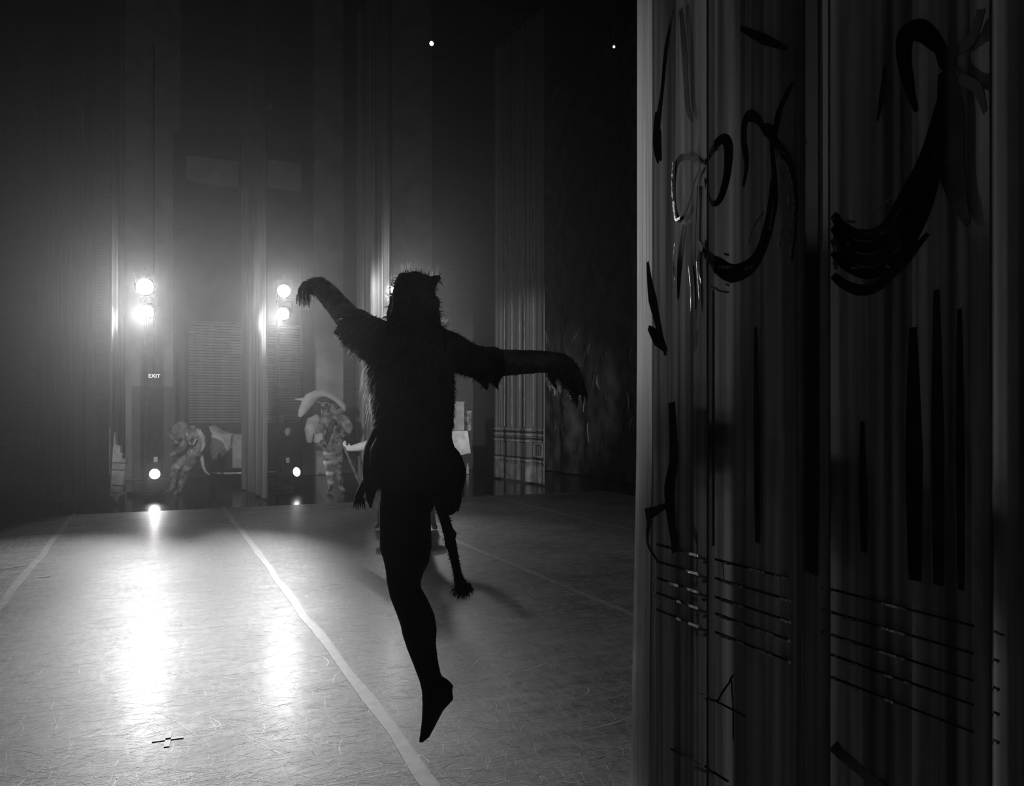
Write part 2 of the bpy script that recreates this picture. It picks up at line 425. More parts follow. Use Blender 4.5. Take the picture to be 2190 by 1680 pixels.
spotlight((3.6, -.08, 1.5), (1.15, 2.08, 1.9), .09, 95, 30, 1.0, 'added fill lamp behind the near curtain turned toward the edge of that curtain', NG)  # added to make the curtain edge glow from behind

# two small lamps high over the stage
for px, py, lab, st in ((923, 93, 'small bright round bulb hanging high in the dark above the dancer', 6.0), (1313, 100, 'small dim bulb high in the dark beside the near curtain edge', 1.2)):
    p = at(px, py, 12.0)
    t = thing('hanging_bulb', p + V((0, 0, .12)), lab, 'lamp', 'small bulbs high above the stage')
    MB().ball(p, .03 if st > 2 else .02).build('bulb', emis('bulb_glow_%d' % st, st), t)
    MB().tube([p + V((0, 0, .03)), p + V((0, 0, .06)), p + V((0, 0, .12))], [.02, .028, .012], n=10).build('socket', M_METAL, t)
    MB().tube([p + V((0, 0, .12)), p + V((0, 0, 4))], .006, n=5).build('cable', M_METAL, t)

# ================================================================== CURTAINS
def fold_curtain(name, p0, p1, h, m, nfold, amp, seed, label, z0=.02, parent=None, nz=10, flare=.0):
    """a leg hanging from p0 (onstage edge) to p1 with soft vertical folds"""
    r = random.Random(seed); p0, p1 = V((*p0, 0)), V((*p1, 0)); Lw = (p1 - p0).length
    t = (p1 - p0).normalized(); n = V((-t.y, t.x, 0)); N = max(24, nfold * 14)
    ph = [r.uniform(0, 6.28) for _ in range(4)]
    def off(u, zt):
        s_ = u * nfold * 2 * math.pi
        return amp * (math.sin(s_ + ph[0]) + .5 * math.sin(1.73 * s_ + ph[1]) + .25 * math.sin(3.1 * s_ + ph[2] + zt)) * (1 - .35 * zt)
    root = thing(name, p0 + V((0, 0, z0)), label, 'curtain', 'leg curtains hanging in the wings')
    b = MB(); 
    for j in range(nz + 1):
        zt = j / nz; z = z0 + (h - z0) * zt
        for i in range(N + 1):
            u = i / N
            b.v.append(p0 + t * (u * Lw - flare * (1 - zt) ** 2) + n * off(u, zt) + V((0, 0, z)))
    for j in range(nz):
        for i in range(N):
            a = j * (N + 1) + i; b.f.append((a, a + 1, a + N + 2, a + N + 1))
    b.build('cloth', m, root)
    hm = MB(); hm.tube([p0 - t * (flare * (1 - j / nz) ** 2) + n * off(0, j / nz) + V((0, 0, z0 + (h - z0) * j / nz)) for j in range(nz + 1)], .014, n=8)
    hm.build('edge_hem', m, root)
    return root, (lambda s_, z: p0 + t * s_ + n * off(s_ / Lw, 0) + V((0, 0, z))), t, n
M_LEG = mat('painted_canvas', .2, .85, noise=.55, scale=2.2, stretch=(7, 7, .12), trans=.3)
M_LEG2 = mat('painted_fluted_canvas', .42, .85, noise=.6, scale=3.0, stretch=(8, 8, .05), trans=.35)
M_FOL = mat('painted_foliage_canvas', .09, .9, noise=.8, scale=2.4, stretch=(1, 1, .7), trans=.2)
M_PAINTL = mat('pale_scenic_paint', .42, .8, noise=.3, scale=6)
M_PAINTD = mat('dark_scenic_paint', .05, .85, noise=.3, scale=6)
H = 9.5
xL2 = xon(571, 13.7); xL3 = xon(833, 14.0); xL4 = xon(1165, 14.1); xL1 = xon(243, 13.9)
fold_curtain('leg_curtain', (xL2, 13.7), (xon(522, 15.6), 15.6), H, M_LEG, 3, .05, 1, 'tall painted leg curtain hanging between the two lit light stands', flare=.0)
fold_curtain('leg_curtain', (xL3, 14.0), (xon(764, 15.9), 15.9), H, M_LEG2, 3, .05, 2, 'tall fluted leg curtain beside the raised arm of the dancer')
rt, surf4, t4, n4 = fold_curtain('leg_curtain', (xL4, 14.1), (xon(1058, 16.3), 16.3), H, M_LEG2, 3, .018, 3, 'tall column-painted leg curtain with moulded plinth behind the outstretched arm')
# painted plinth on the column curtain: mouldings, framed panel, base block
nn = n4 if n4.dot(FWD) < 0 else -n4
L4w = (V((xon(1058, 16.3), 16.3)) - V((xL4, 14.1))).length
def p4(s_, z): return surf4(s_, z) + nn * .008
for k, z in enumerate((.46, .52, .86, .92, .99, 1.05, 1.1)):
    MB().strip([p4(s_, z) for s_ in [L4w * q / 90 for q in range(91)]], .022 if k % 2 else .035, nn, .012).build('painted_moulding', M_PAINTL if k % 2 == 0 else M_PAINTD, rt, smooth=False)
MB().strip([p4(s_, .2) for s_ in [L4w * q / 90 for q in range(31)]], .34, nn, .012).build('plinth_block', M_PAINTL, rt, smooth=False)
MB().strip([p4(s_, .2) for s_ in [L4w * q / 90 for q in range(30, 91)]], .34, nn, .006).build('plinth_block', mat('mid_scenic_paint', .3, .8, noise=.3, scale=6), rt, smooth=False)
for s_ in (.08, .46):
    MB().strip([p4(s_, z) for z in (.56, .68, .82)], .05, nn, .012).build('panel_frame', M_PAINTL, rt, smooth=False)
for z in (.56, .82):
    MB().strip([p4(s_, z) for s_ in (.08, .2, .32, .46)], .03, nn, .012).build('panel_frame', M_PAINTL, rt, smooth=False)
for f_ in (.22, .36, .48, .62, .8):
    MB().strip([p4(L4w * f_, z) for z in (1.15, 2.5, 4, 5.6)], [.03, .03, .025, .02], nn, .01).build('painted_flute', M_PAINTL, rt, smooth=False)
# narrow curtain seen nearly edge-on, its lower end a ragged cut-out painted block
rg, s1, t1, n1 = fold_curtain('leg_curtain', (xL1, 13.9), (xon(262, 16.6), 16.6), H, M_LEG, 3, .03, 4, 'narrow ragged leg curtain beside the left light stand, pale block at its foot')
d1 = dep(xL1, 13.85)
out1 = [(244, 924), (248, 950), (257, 955), (256, 967), (261, 970), (260, 980), (269, 981), (268, 1000), (263, 1030), (260, 1053), (264, 1055), (253, 1062), (251, 1077), (246, 1070), (236, 1060), (238, 1020), (240, 980)]
MB().prism([at(x, y, d1) for x, y in out1], FWD * .06).build('cut_out_block', mat('pale_cut_out_paint', .4, .75, noise=.35, scale=7), rg, smooth=False)
for y0, y1, xa, xb in ((988, 990, 240, 268), (1003, 1005, 240, 266), (1036, 1039, 238, 262), (1052, 1054, 237, 259)):
    MB().prism([at(xa, y0, d1 - .01), at(xb, y0 + 1, d1 - .01), at(xb, y1 + 1, d1 - .01), at(xa, y1, d1 - .01)], FWD * .02).build('painted_line', M_PAINTD, rg, smooth=False)
MB().box(at(236, 965, d1 + .3), (.03, .03, .75)).build('batten', M_PAINTL, rg, smooth=False)
# dark masking curtain at the far left
fold_curtain('leg_curtain', (xon(74, 14.6), 14.6), (xon(196, 15.8), 15.8), H, mat('dark_masking_cloth', .05, .9, noise=.4, scale=2, stretch=(7, 7, .1), trans=.25), 4, .06, 6, 'dark masking leg curtain beside the ragged narrow one')
# painted woodland backdrop on the right
rb, sb, tb, nb = fold_curtain('backdrop', (9.0, 7.5), (9.0, 18.5), H, M_FOL, 7, .05, 7, 'dark backdrop painted with foliage behind the column-painted curtain'); 
nnb = nb if nb.x < 0 else -nb
r_ = random.Random(11)
for k in range(46):
    s_ = r_.uniform(5.5, 10.4); z = r_.uniform(.4, 3.2) ; q = r_.uniform(-.5, .5); L_ = r_.uniform(.15, .5)
    pts = [sb(s_ + math.sin(q) * L_ * i / 4 + .05 * math.sin(i + k), z + L_ * i / 4) + nnb * .012 for i in range(5)]
    MB().strip(pts, [.01, .03, .045, .03, .005], nnb, .006).build('painted_leaf', M_PAINTL if k % 3 == 0 else M_LEG, rb, smooth=False)
# swag of black cloth high at the left
sw = MB(); N = 16
po = [at(46, -60, 6.5), at(34, 60, 6.5), at(26, 160, 6.5), at(12, 240, 6.5), at(-4, 305, 6.5), at(-60, 360, 6.5), at(-200, 380, 6.5), at(-260, -60, 6.5)]
sw.prism(po, FWD * .05)
o = sw.build('tied_back_curtain', M_CLOTH_DARK, smooth=False); tag(o, 'black tied-back curtain corner high above the left of the stage', 'curtain')

# ------------------------------------------------------------------ the big near curtain
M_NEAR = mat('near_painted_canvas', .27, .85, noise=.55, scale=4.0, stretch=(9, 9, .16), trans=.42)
PROF = [(1363, 1.43), (1367, 1.412), (1375, 1.40), (1396, 1.395), (1440, 1.405), (1470, 1.385), (1495, 1.365), (1508, 1.345), (1513, 1.335), (1517, 1.36), (1530, 1.40), (1565, 1.425), (1605, 1.405), (1640, 1.395), (1672, 1.395), (1700, 1.385), (1735, 1.365), (1768, 1.34),
        (1773.5, 1.335), (1777, 1.375), (1790, 1.385), (1830, 1.395), (1870, 1.39), (1905, 1.375), (1930, 1.36), (1950, 1.365), (2000, 1.37), (2060, 1.365), (2105, 1.35), (2121, 1.345), (2126, 1.375), (2150, 1.385), (2200, 1.365), (2300, 1.40), (2420, 1.37), (2600, 1.41), (2900, 1.38), (3500, 1.40)]
PROF = [(a, x * .8) for a, x in PROF]
def prof_x(px):
    for (a, xa), (b, xb) in zip(PROF, PROF[1:]):
        if a <= px <= b:
            u = (px - a) / (b - a); return xa + (xb - xa) * u
    return PROF[-1][1]
def near_pt(px, X=None):
    X = X or prof_x(px); return X, yonx(px, X)
fine = []
for (a, xa), (b, xb) in zip(PROF, PROF[1:]):
    n_ = max(2, int((b - a) / 9)); n_ = min(n_, 14)
    for i in range(n_):
        u = i / n_; us = u if b - a < 8 else (3 * u * u - 2 * u ** 3)
        fine.append((a + (b - a) * u, xa + (xb - xa) * us))
fine.append(PROF[-1])
rn = random.Random(3)
plan = []
for px, X in fine:
    x_, y_ = near_pt(px, X); plan.append((x_ + rn.uniform(-.0015, .0015), y_))
NC = thing('near_curtain', (plan[0][0], plan[0][1], 0.01), 'tall near leg curtain painted with bows, swags and gold lines', 'curtain')
ZS = [.01, .25, .5, .75, 1, 1.3, 1.6, 2, 2.5, 3.2, 4.5, 6.5, 9]
def slant(z, wgt):   # the free edge flares a little toward the floor
    e = max(0, 1.4 - z) / 1.4
    return V((0, .045 * e * wgt, 0))
def panel(name, i0, i1, m):
    b = MB(); n_ = i1 - i0
    for z in ZS:
        for i in range(i0, i1):
            b.v.append(V((plan[i][0], plan[i][1], z)) + slant(z, max(0, 1 - i / 14)))
    for j in range(len(ZS) - 1):
        for i in range(n_ - 1):
            a = j * n_ + i; b.f.append((a, a + 1, a + n_ + 1, a + n_))
    return b.build(name, m, NC)
i_h = next(i for i, q in enumerate(fine) if q[0] >= 1390)
panel('edge_hem', 0, i_h + 1, mat('backlit_hem', .8, .8, noise=.25, scale=6, stretch=(30, 30, .3), trans=.75))  # edge made paler and more translucent to hold its backlit glow
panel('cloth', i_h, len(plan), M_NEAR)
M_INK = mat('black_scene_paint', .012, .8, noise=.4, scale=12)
M_INK2 = mat('grey_scene_paint', .045, .8, noise=.5, scale=12, trans=.3)
def gold():
    m = mat('gold_scene_paint', .42, .38, metal=1.0, noise=.5, scale=160, bump=.5, lo=.4, hi=.6)
    return m
M_GOLD = gold()
def near_n(px):
    a, c = near_pt(px - 3), near_pt(px + 3); t = V((c[0] - a[0], c[1] - a[1], 0)).normalized(); n = V((-t.y, t.x, 0))
    return n if n.x < 0 else -n
def on_near(px, py, lift=.004):
    X = prof_x(px); d = FPX * X / CA / (px - VPX)
    p = at(px, py, d); return p + near_n(px) * lift
def stroke(name, pts, wpx, m, lift=.006, sub=5, parent=None):
    """paint stroke on the cloth through pixel points, Catmull-Rom smoothed; wpx widths in px"""
    P = []; W = []
    if not hasattr(wpx, '__len__'): wpx = [wpx] * len(pts)
    for i in range(len(pts) - 1):
        p0, p1, p2, p3 = pts[max(i - 1, 0)], pts[i], pts[i + 1], pts[min(i + 2, len(pts) - 1)]
        for k in range(sub):
            u = k / sub
            q = [.5 * (2 * p1[c] + (p2[c] - p0[c]) * u + (2 * p0[c] - 5 * p1[c] + 4 * p2[c] - p3[c]) * u * u + (3 * p1[c] - p0[c] - 3 * p2[c] + p3[c]) * u ** 3) for c in (0, 1)]
            P.append(q); W.append(wpx[i] + (wpx[i + 1] - wpx[i]) * u)
    P.append(pts[-1]); W.append(wpx[-1])
    d = 1.95
    pp = [on_near(x, y, lift) for x, y in P]
    ww = [max(.0012, wq * (p - V((0, 0, CAMH))).dot(FWD) / FPX) for wq, p in zip(W, pp)]
    MB().strip(pp, ww, [near_n(x) for x, y in P], .0012).build(name, m, parent or NC, smooth=False)
ST = stroke
# bows (closed loops), knots, ribbon tails
ST('painted_bow', [(1503, 352), (1478, 336), (1455, 345), (1447, 395), (1450, 450), (1462, 470), (1480, 430), (1492, 385), (1503, 360)], [8, 12, 16, 16, 14, 12, 9, 8, 8], M_INK)
ST('painted_bow', [(1645, 290), (1632, 262), (1614, 248), (1600, 258), (1597, 300), (1603, 350), (1596, 400)], [10, 16, 26, 26, 22, 18, 6], M_INK)
ST('painted_bow', [(1512, 352), (1530, 315), (1550, 298), (1560, 320), (1556, 380), (1540, 430), (1522, 430), (1514, 380)], [8, 16, 22, 20, 16, 14, 12, 8], M_INK2)
ST('painted_bow', [(1662, 290), (1672, 240), (1690, 200), (1702, 175)], [16, 18, 16, 6], M_INK)
ST('painted_knot', [(1640, 270), (1656, 285), (1664, 312)], [14, 30, 14], M_INK)
ST('painted_cord', [(1660, 300), (1690, 340), (1708, 400), (1710, 470), (1700, 560)], [18, 20, 16, 10, 4], M_INK)
ST('painted_cord', [(1655, 305), (1662, 380), (1664, 440), (1652, 500)], [10, 14, 12, 4], M_INK)
ST('painted_swag', [(1500, 520), (1530, 560), (1570, 585), (1620, 560), (1650, 480), (1660, 380)], [14, 30, 40, 36, 30, 14], M_INK)
ST('painted_swag', [(1470, 480), (1460, 560), (1456, 640)], [22, 26, 6], M_INK)
ST('painted_swag', [(1495, 400), (1490, 520), (1494, 660)], [16, 22, 6], M_INK)
ST('painted_leaf', [(1446, 20), (1430, 100), (1420, 200), (1408, 300), (1412, 350)], [6, 12, 10, 22, 4], M_INK2)
ST('painted_leaf', [(1408, 240), (1410, 290), (1418, 345)], [6, 26, 5], M_INK)
ST('painted_leaf', [(1462, 20), (1470, 120), (1476, 220), (1486, 260)], [14, 26, 22, 6], M_INK2)
ST('painted_leaf', [(1590, 60), (1640, 85), (1690, 105)], [10, 22, 8], M_INK)
ST('painted_leaf', [(1390, 560), (1400, 640), (1428, 760)], [8, 26, 6], M_INK2)
ST('painted_leaf', [(1392, 700), (1412, 725), (1430, 752)], [10, 34, 6], M_INK)
ST('painted_leaf', [(1386, 1100), (1405, 1092), (1440, 1074)], [30, 20, 6], M_INK)
ST('painted_leaf', [(1394, 1110), (1390, 1160), (1412, 1200)], [16, 8, 4], M_INK2)
ST('painted_stem', [(1442, 860), (1446, 980), (1436, 1060), (1450, 1180)], [30, 44, 30, 34], M_INK)
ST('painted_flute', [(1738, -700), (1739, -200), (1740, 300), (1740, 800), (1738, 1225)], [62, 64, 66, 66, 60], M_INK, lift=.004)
ST('painted_flute', [(1527, 620), (1527, 900), (1527, 1165)], [14, 18, 16], M_INK, lift=.004)
# big bow and swag on the next fold
ST('painted_bow', [(2030, 120), (2005, 90), (1970, 66), (1942, 78), (1938, 130), (1950, 190), (1966, 240)], [18, 34, 44, 40, 30, 22, 8], M_INK)
ST('painted_bow', [(2035, 120), (2062, 105), (2090, 80), (2108, 20)], [18, 26, 30, 26], M_INK)
ST('painted_knot', [(2015, 108), (2030, 128), (2042, 150)], [20, 40, 22], M_INK)
ST('painted_cord', [(2035, 140), (2068, 170), (2100, 190), (2116, 240)], [18, 22, 26, 12], M_INK)
ST('painted_cord', [(2030, 150), (2040, 260), (2046, 380), (2080, 480)], [40, 70, 60, 16], M_INK2)
for k in range(4):
    o_ = (k - 1.5) * 26
    ST('painted_swag', [(1780, 500 + o_), (1830, 538 + o_), (1890, 536 + o_ * 1.1), (1950 + o_ * .4, 460 + o_ * .9), (2002 + o_ * .5, 330), (2030, 165)], [18, 22, 24, 24, 20, 10], M_INK if k % 2 else M_INK2)
ST('painted_swag', [(1780, 590), (1840, 620), (1900, 600), (1990, 500)], [16, 24, 26, 10], M_INK2)
ST('painted_leaf', [(1900, 140), (1895, 200), (1884, 260)], [8, 20, 5], M_INK2)
for x, y0, y1, wd in ((1958, 700, 1240, 40), (2010, 620, 1250, 34), (2060, 660, 1260, 26), (1622, 700, 1160, 22), (1850, 900, 1180, 22)):
    ST('painted_flute', [(x, y0), (x + 2, (y0 + y1) / 2), (x + 4, y1)], [wd * .4, wd, wd * .7], M_INK2)
# gold outlines, and flecks drawn where light glints on the gold
for pts, wd in (
    ([(1448, 345), (1446, 400), (1449, 445), (1453, 468)], 4), ([(1450, 430), (1453, 468), (1464, 466)], 6),
    ([(1452, 520), (1449, 560), (1453, 600)], 4), ([(1482, 570), (1487, 620), (1487, 665)], 3), ([(1500, 560), (1506, 640)], 3), ([(1506, 585), (1510, 605)], 4),
    ([(1672, 336), (1690, 348), (1703, 380), (1710, 430)], 3), ([(1682, 370), (1684, 388)], 7), ([(1696, 410), (1698, 450)], 8), ([(1710, 440), (1702, 500), (1700, 555)], 3.5), ([(1684, 490), (1678, 528)], 4),
    ([(1642, 455), (1620, 490), (1612, 520)], 3), ([(1664, 430), (1655, 495)], 3), ([(1540, 572), (1578, 572)], 6), ([(1604, 576), (1620, 570)], 6), ([(1524, 610), (1540, 622), (1562, 626)], 4), ([(1552, 544), (1566, 548)], 5), ([(1556, 608), (1564, 612)], 6), ([(1526, 570), (1532, 588)], 4),
    ([(1780, 468), (1782, 472)], 6), ([(1814, 475), (1840, 475)], 6), ([(1780, 512), (1788, 525), (1800, 535)], 13), ([(1780, 563), (1798, 578)], 8), ([(1830, 574), (1868, 572)], 6), ([(1816, 520), (1826, 524)], 6), ([(1858, 502), (1880, 496)], 4), ([(1882, 455), (1900, 440), (1924, 420)], 3), ([(1895, 500), (1906, 494)], 4), ([(1908, 568), (1916, 572)], 5),
    ([(1672, 338), (1668, 320), (1690, 330)], 2.5)):
    ST('gold_glint_line', pts, wd, M_GOLD, lift=.01)
ROWS = (.2560, .2895, .3225, .3520, .3850)
DASH = [(1485, 1506), (1548, 1570), (1612, 1646), (1668, 1698), (1775, 1784), (1900, 1944), (2128, 2140), (2152, 2166)]  # gold mouldings broken into drawn glints where folds catch light
DASH2 = [(1405, 1414), (1440, 1462), (1480, 1506), (1545, 1602), (1680, 1706), (1774, 1788), (1812, 1848), (1896, 1942), (2124, 2136)]
DASH3 = [(1458, 1468), (1484, 1506), (1542, 1572), (1588, 1602), (1630, 1664), (1698, 1706), (1776, 1790), (1828, 1848), (1908, 1926), (1940, 1952), (2124, 2136)]
for k, rr in enumerate(ROWS):
    full = [(x, HOR + rr * (x - VPX)) for x in (1408, 1450, 1490, 1506)]
    ST('painted_moulding', full, 5, M_INK2, lift=.005)
    ST('painted_moulding', [(x, HOR + rr * (x - VPX)) for x in (1530, 1560, 1605, 1650, 1690)], 5, M_INK2, lift=.005)
    ST('painted_moulding', [(x, HOR + rr * (x - VPX)) for x in (1778, 1830, 1900, 1950, 2010, 2090)], 5, M_INK2, lift=.005)
    for xa, xb in (DASH, DASH2, DASH2, DASH3, DASH3)[k]:
        if k < 2 and xb < 1480: continue
        ST('gold_glint_line', [(xa, HOR + rr * (xa - VPX)), ((xa + xb) / 2, HOR + rr * ((xa + xb) / 2 - VPX)), (xb, HOR + rr * (xb - VPX))], 5.5, M_GOLD, lift=.012)
ST('gold_glint_line', [(1404, 1232), (1404, 1268)], 2.5, M_GOLD, lift=.01)
ST('gold_glint_line', [(1404, 1268), (1425, 1295), (1440, 1320), (1444, 1335)], 2, M_GOLD, lift=.01)
ST('gold_glint_line', [(1549, 1202), (1552, 1240)], 2, M_GOLD, lift=.01)
ST('painted_panel_line', [(1440, 1600), (1500, 1632), (1560, 1668)], 5, M_INK, lift=.006)
ST('painted_panel_line', [(1570, 1450), (1574, 1520), (1574, 1580)], 4, M_INK, lift=.006)
ST('painted_panel_line', [(1535, 1500), (1552, 1470), (1575, 1442)], 4, M_INK, lift=.006)
ST('painted_panel_line', [(1500, 1480), (1540, 1500), (1600, 1530)], 4, M_INK, lift=.006)
ST('painted_panel_line', [(1780, 1590), (1840, 1640), (1900, 1690)], 26, mat('grey_scroll_paint', .3, .8, noise=.4, scale=20, trans=.3), lift=.006)

# ================================================================== PEOPLE
def limb(mb, pts, d, n=14, depth=1.0):
    """pts: (px, py, half width in px, depth offset m[, half depth m])"""
    P, Wd, F = [], [], []
    for q in pts:
        dd = d + q[3]; P.append(at(q[0], q[1], dd)); Wd.append(q[2] * dd / FPX)
        F.append(q[4] if len(q) > 4 else q[2] * dd / FPX * depth)
    mb.tube(P, Wd, n=n, axis=FWD, flat=F); return mb
def fur(name, src, m, parent, n, lo, hi, down=.5, wid=.004, seed=1, pick=None, flat=False):
    """tapering hair blades growing from the surface of src"""
    r = random.Random(seed); me = src.data; base = parent_base(src.parent) + V(src.location) if src.parent else V(src.location)
    ps = [p for p in me.polygons if pick is None or pick(p.center + base, p.normal)]
    acc = []; tot = 0
    for p in ps: tot += p.area; acc.append(tot)
    import bisect
    b = MB()
    for _ in range(n):
        p = ps[min(len(ps) - 1, bisect.bisect(acc, r.random() * tot))]
        c = p.center + base; no = p.normal
        g = V((0, 0, -down)) + V((r.gauss(0, .25), r.gauss(0, .25), r.gauss(0, .2)))
        L_ = r.uniform(lo, hi); dr = (no * .8 + g).normalized()
        t_ = dr.cross(V((r.gauss(0, 1), r.gauss(0, 1), r.gauss(0, 1)))).normalized() * wid
        t2 = dr.cross(t_).normalized() * wid
        mid = c + dr * L_ * .55; tip = c + dr * L_ + V((0, 0, -down * L_ * .35))
        c0 = c - no * .004
        if flat:
            b.add([c0 - t_, c0 + t_, mid - t_ * .8, mid + t_ * .8, tip], [(0, 1, 3, 2), (2, 3, 4)]); continue
        b.add([c0 - t_, c0 + t_, c0 + t2, mid - t_ * .7, mid + t_ * .7, mid + t2 * .7, tip], [(0, 1, 4, 3), (1, 2, 5, 4), (2, 0, 3, 5), (3, 4, 6), (4, 5, 6), (5, 3, 6)])
    o = b.build(name, m, parent); tag(o, kind='stuff'); return o
def face(mb, c, s, look):
    """nose, brow, lips and ears on a head of half height s around c, facing look"""
    look = V(look).normalized(); sd = look.cross(UP).normalized()
    mb.tube([c + look * s * .72 + UP * s * .18, c + look * s * .92 - UP * s * .05, c + look * s * 1.02 - UP * s * .2, c + look * s * .78 - UP * s * .26], [s * .07, s * .1, s * .13, s * .1], n=8)
    mb.tube([c + look * s * .74 - UP * s * .47 - sd * s * .24, c + look * s * .84 - UP * s * .46, c + look * s * .74 - UP * s * .47 + sd * s * .24], [s * .04, s * .08, s * .04], n=8)
    mb.tube([c + look * s * .74 + UP * s * .2 - sd * s * .42, c + look * s * .82 + UP * s * .22, c + look * s * .74 + UP * s * .2 + sd * s * .42], s * .06, n=8)
    mb.ball(c + look * s * .5 - UP * s * .6, s * .42)
    for k in (-1, 1): mb.ball(c + sd * k * s * .74 - look * s * .02, V((s * .12, s * .12, s * .24)))
def eyes(c, s, look, parent):
    look = V(look).normalized(); sd = look.cross(UP).normalized()
    for k in (-1, 1): MB().ball(c + look * s * .76 + sd * k * s * .3 + UP * s * .04, s * .1, 10, 7).build('eye', mat('eye_white', .5, .2), parent)
def finger(mb, pts, d, r0, r1):
    n = len(pts)
    limb(mb, [(x, y, r0 + (r1 - r0) * i / (n - 1), dd) for i, (x, y, dd) in enumerate(pts)], d, n=8)

def ra(q, k=3):
    """the right arm reaches forward the further out it goes"""
    q = list(q); q[k] += .34 * min(1, max(0, (q[0] - 940) / 270)); return tuple(q)
def RA(L_, k=3): return [ra(q, k) for q in L_]
# ------------------------------------------------------------------ the leaping dancer
D = 3.1
M_BODY = mat('black_tights', .012, .75, noise=.2, scale=10, spec=.15)
M_TUNIC = mat('black_pelt_cloth', .014, .9, noise=.4, scale=14, bump=.5, spec=.1)
M_FUR = mat('dark_fur', .05, .6, noise=.5, scale=30, spec=.3)
M_FURG = mat('lit_tabby_fur', .6, .75, noise=.9, scale=16, stretch=(1, 1, 1.6), spec=.2, trans=.5)  # left glove's paler coat: backlight put into the colour
M_PALE = mat('pale_fur', .85, .7, noise=.15, scale=30, trans=.6)  # pale palm fur; also pale hair standing for rim light on the hood
M_SKIN = mat('skin', .3, .6, noise=.1, scale=10)
dn = thing('person', (at(880, 1589, D).x, at(880, 1589, D).y, at(880, 1589, D).z), 'person leaping with arms spread, seen from behind in a dark furry animal costume with tail', 'person')
b = MB()
limb(b, [(872, 1020, 60, 0, .11), (880, 985, 74, 0, .12), (883, 940, 72, 0, .11), (883, 890, 70, 0, .1), (882, 850, 76, 0, .105), (880, 800, 84, 0, .115), (880, 760, 84, 0, .11), (882, 730, 66, 0, .09), (886, 706, 38, .01, .065), (887, 680, 32, .015, .06)], D, 20)
hc = at(887, 646, D + .02); b.ball(hc, V((.082, .1, .122)), 18, 12)
face(b, hc, .118, FWD - RGT * .35)
limb(b, [(868, 1000, 58, 0, .1), (869, 1044, 53, 0, .09), (866, 1092, 55, 0, .09), (867.5, 1170, 56, 0, .085), (869, 1199, 49, 0, .08), (865, 1220, 41, 0, .072), (864, 1242, 37, 0, .066), (867, 1266, 34.5, 0, .062), (881, 1295, 36.5, 0, .062), (893, 1325, 38, 0, .064), (897.5, 1350, 37.5, 0, .062), (901.5, 1380, 31.5, 0, .055), (911, 1417, 26.5, 0, .044), (920, 1448, 24, 0, .038), (926, 1470, 25, 0, .038)], D, 18)
limb(b, [(930, 1462, 22, 0, .036), (950, 1470, 19, -.01, .034), (963, 1478, 13, -.015, .03)], D, 14)
limb(b, [(934, 1470, 33, 0, .036), (936, 1488, 35, 0, .038), (926, 1510, 24, .01, .04), (917, 1545, 16, .02, .036), (909, 1570, 11, .02, .026), (899, 1586, 4, .02, .012)], D, 14)
# the other leg, folded forward with its foot at the standing knee
limb(b, [(915, 1000, 46, .02, .08), (925, 1005, 42, .18, .075), (932, 1012, 36, .34, .07), (930, 1020, 32, .42, .06), (915, 1050, 28, .4, .05), (898, 1090, 24, .32, .045), (885, 1130, 17, .24, .035), (880, 1150, 17, .2, .035), (872, 1180, 12, .16, .028), (866, 1205, 5, .13, .014)], D, 14)
# arms
limb(b, [(835, 745, 38, 0, .07), (808, 728, 38, .03, .062), (778, 711, 32, .1, .05), (754, 690, 27, .18, .045), (735, 670, 25, .24, .042), (715, 646, 22, .3, .038), (698, 626, 19, .35, .033), (686, 615, 15, .38, .026), (672, 610, 17, .39, .02), (660, 611, 16, .4, .018)], D, 14)
limb(b, RA([(935, 745, 40, 0, .07), (965, 752, 36, .01, .062), (1000, 766, 30, .03, .05), (1050, 774, 27, .05, .045), (1100, 774, 25, .04, .042), (1150, 772, 21, .02, .036), (1180, 774, 16, 0, .028), (1200, 782, 20, 0, .022), (1220, 795, 19, 0, .02), (1228, 802, 15, 0, .016)]), D, 14)
for f in ([(668, 602, .41), (650, 604, .43), (640, 618, .44), (638, 632, .44)], [(664, 608, .40), (648, 614, .41), (642, 628, .41), (644, 640, .41)], [(662, 614, .39), (652, 622, .39), (649, 634, .39), (652, 644, .39)], [(666, 620, .38), (659, 628, .37), (658, 638, .37), (661, 646, .37)], [(684, 612, .36), (690, 604, .35), (684, 598, .36), (672, 598, .37)]):
    finger(b, f, D, 5, 3.2)
for f in ([(1226, 792, .01), (1240, 806, .01), (1247, 822, .01), (1250, 836, .01)], [(1224, 797, .0), (1236, 814, -.005), (1241, 830, -.005), (1243, 843, -.005)], [(1220, 803, -.01), (1230, 822, -.012), (1233, 838, -.012), (1233, 852, -.012)], [(1212, 808, -.015), (1220, 824, -.02), (1222, 836, -.02), (1222, 846, -.02)], [(1190, 790, -.015), (1182, 802, -.02), (1180, 814, -.02), (1185, 824, -.02)]):
    finger(b, RA(f, 2), D, 5.5, 3.6)
body = b.build('body', M_BODY, dn, voxel=.0065, relax=3)
eyes(hc, .118, FWD - RGT * .35, body)
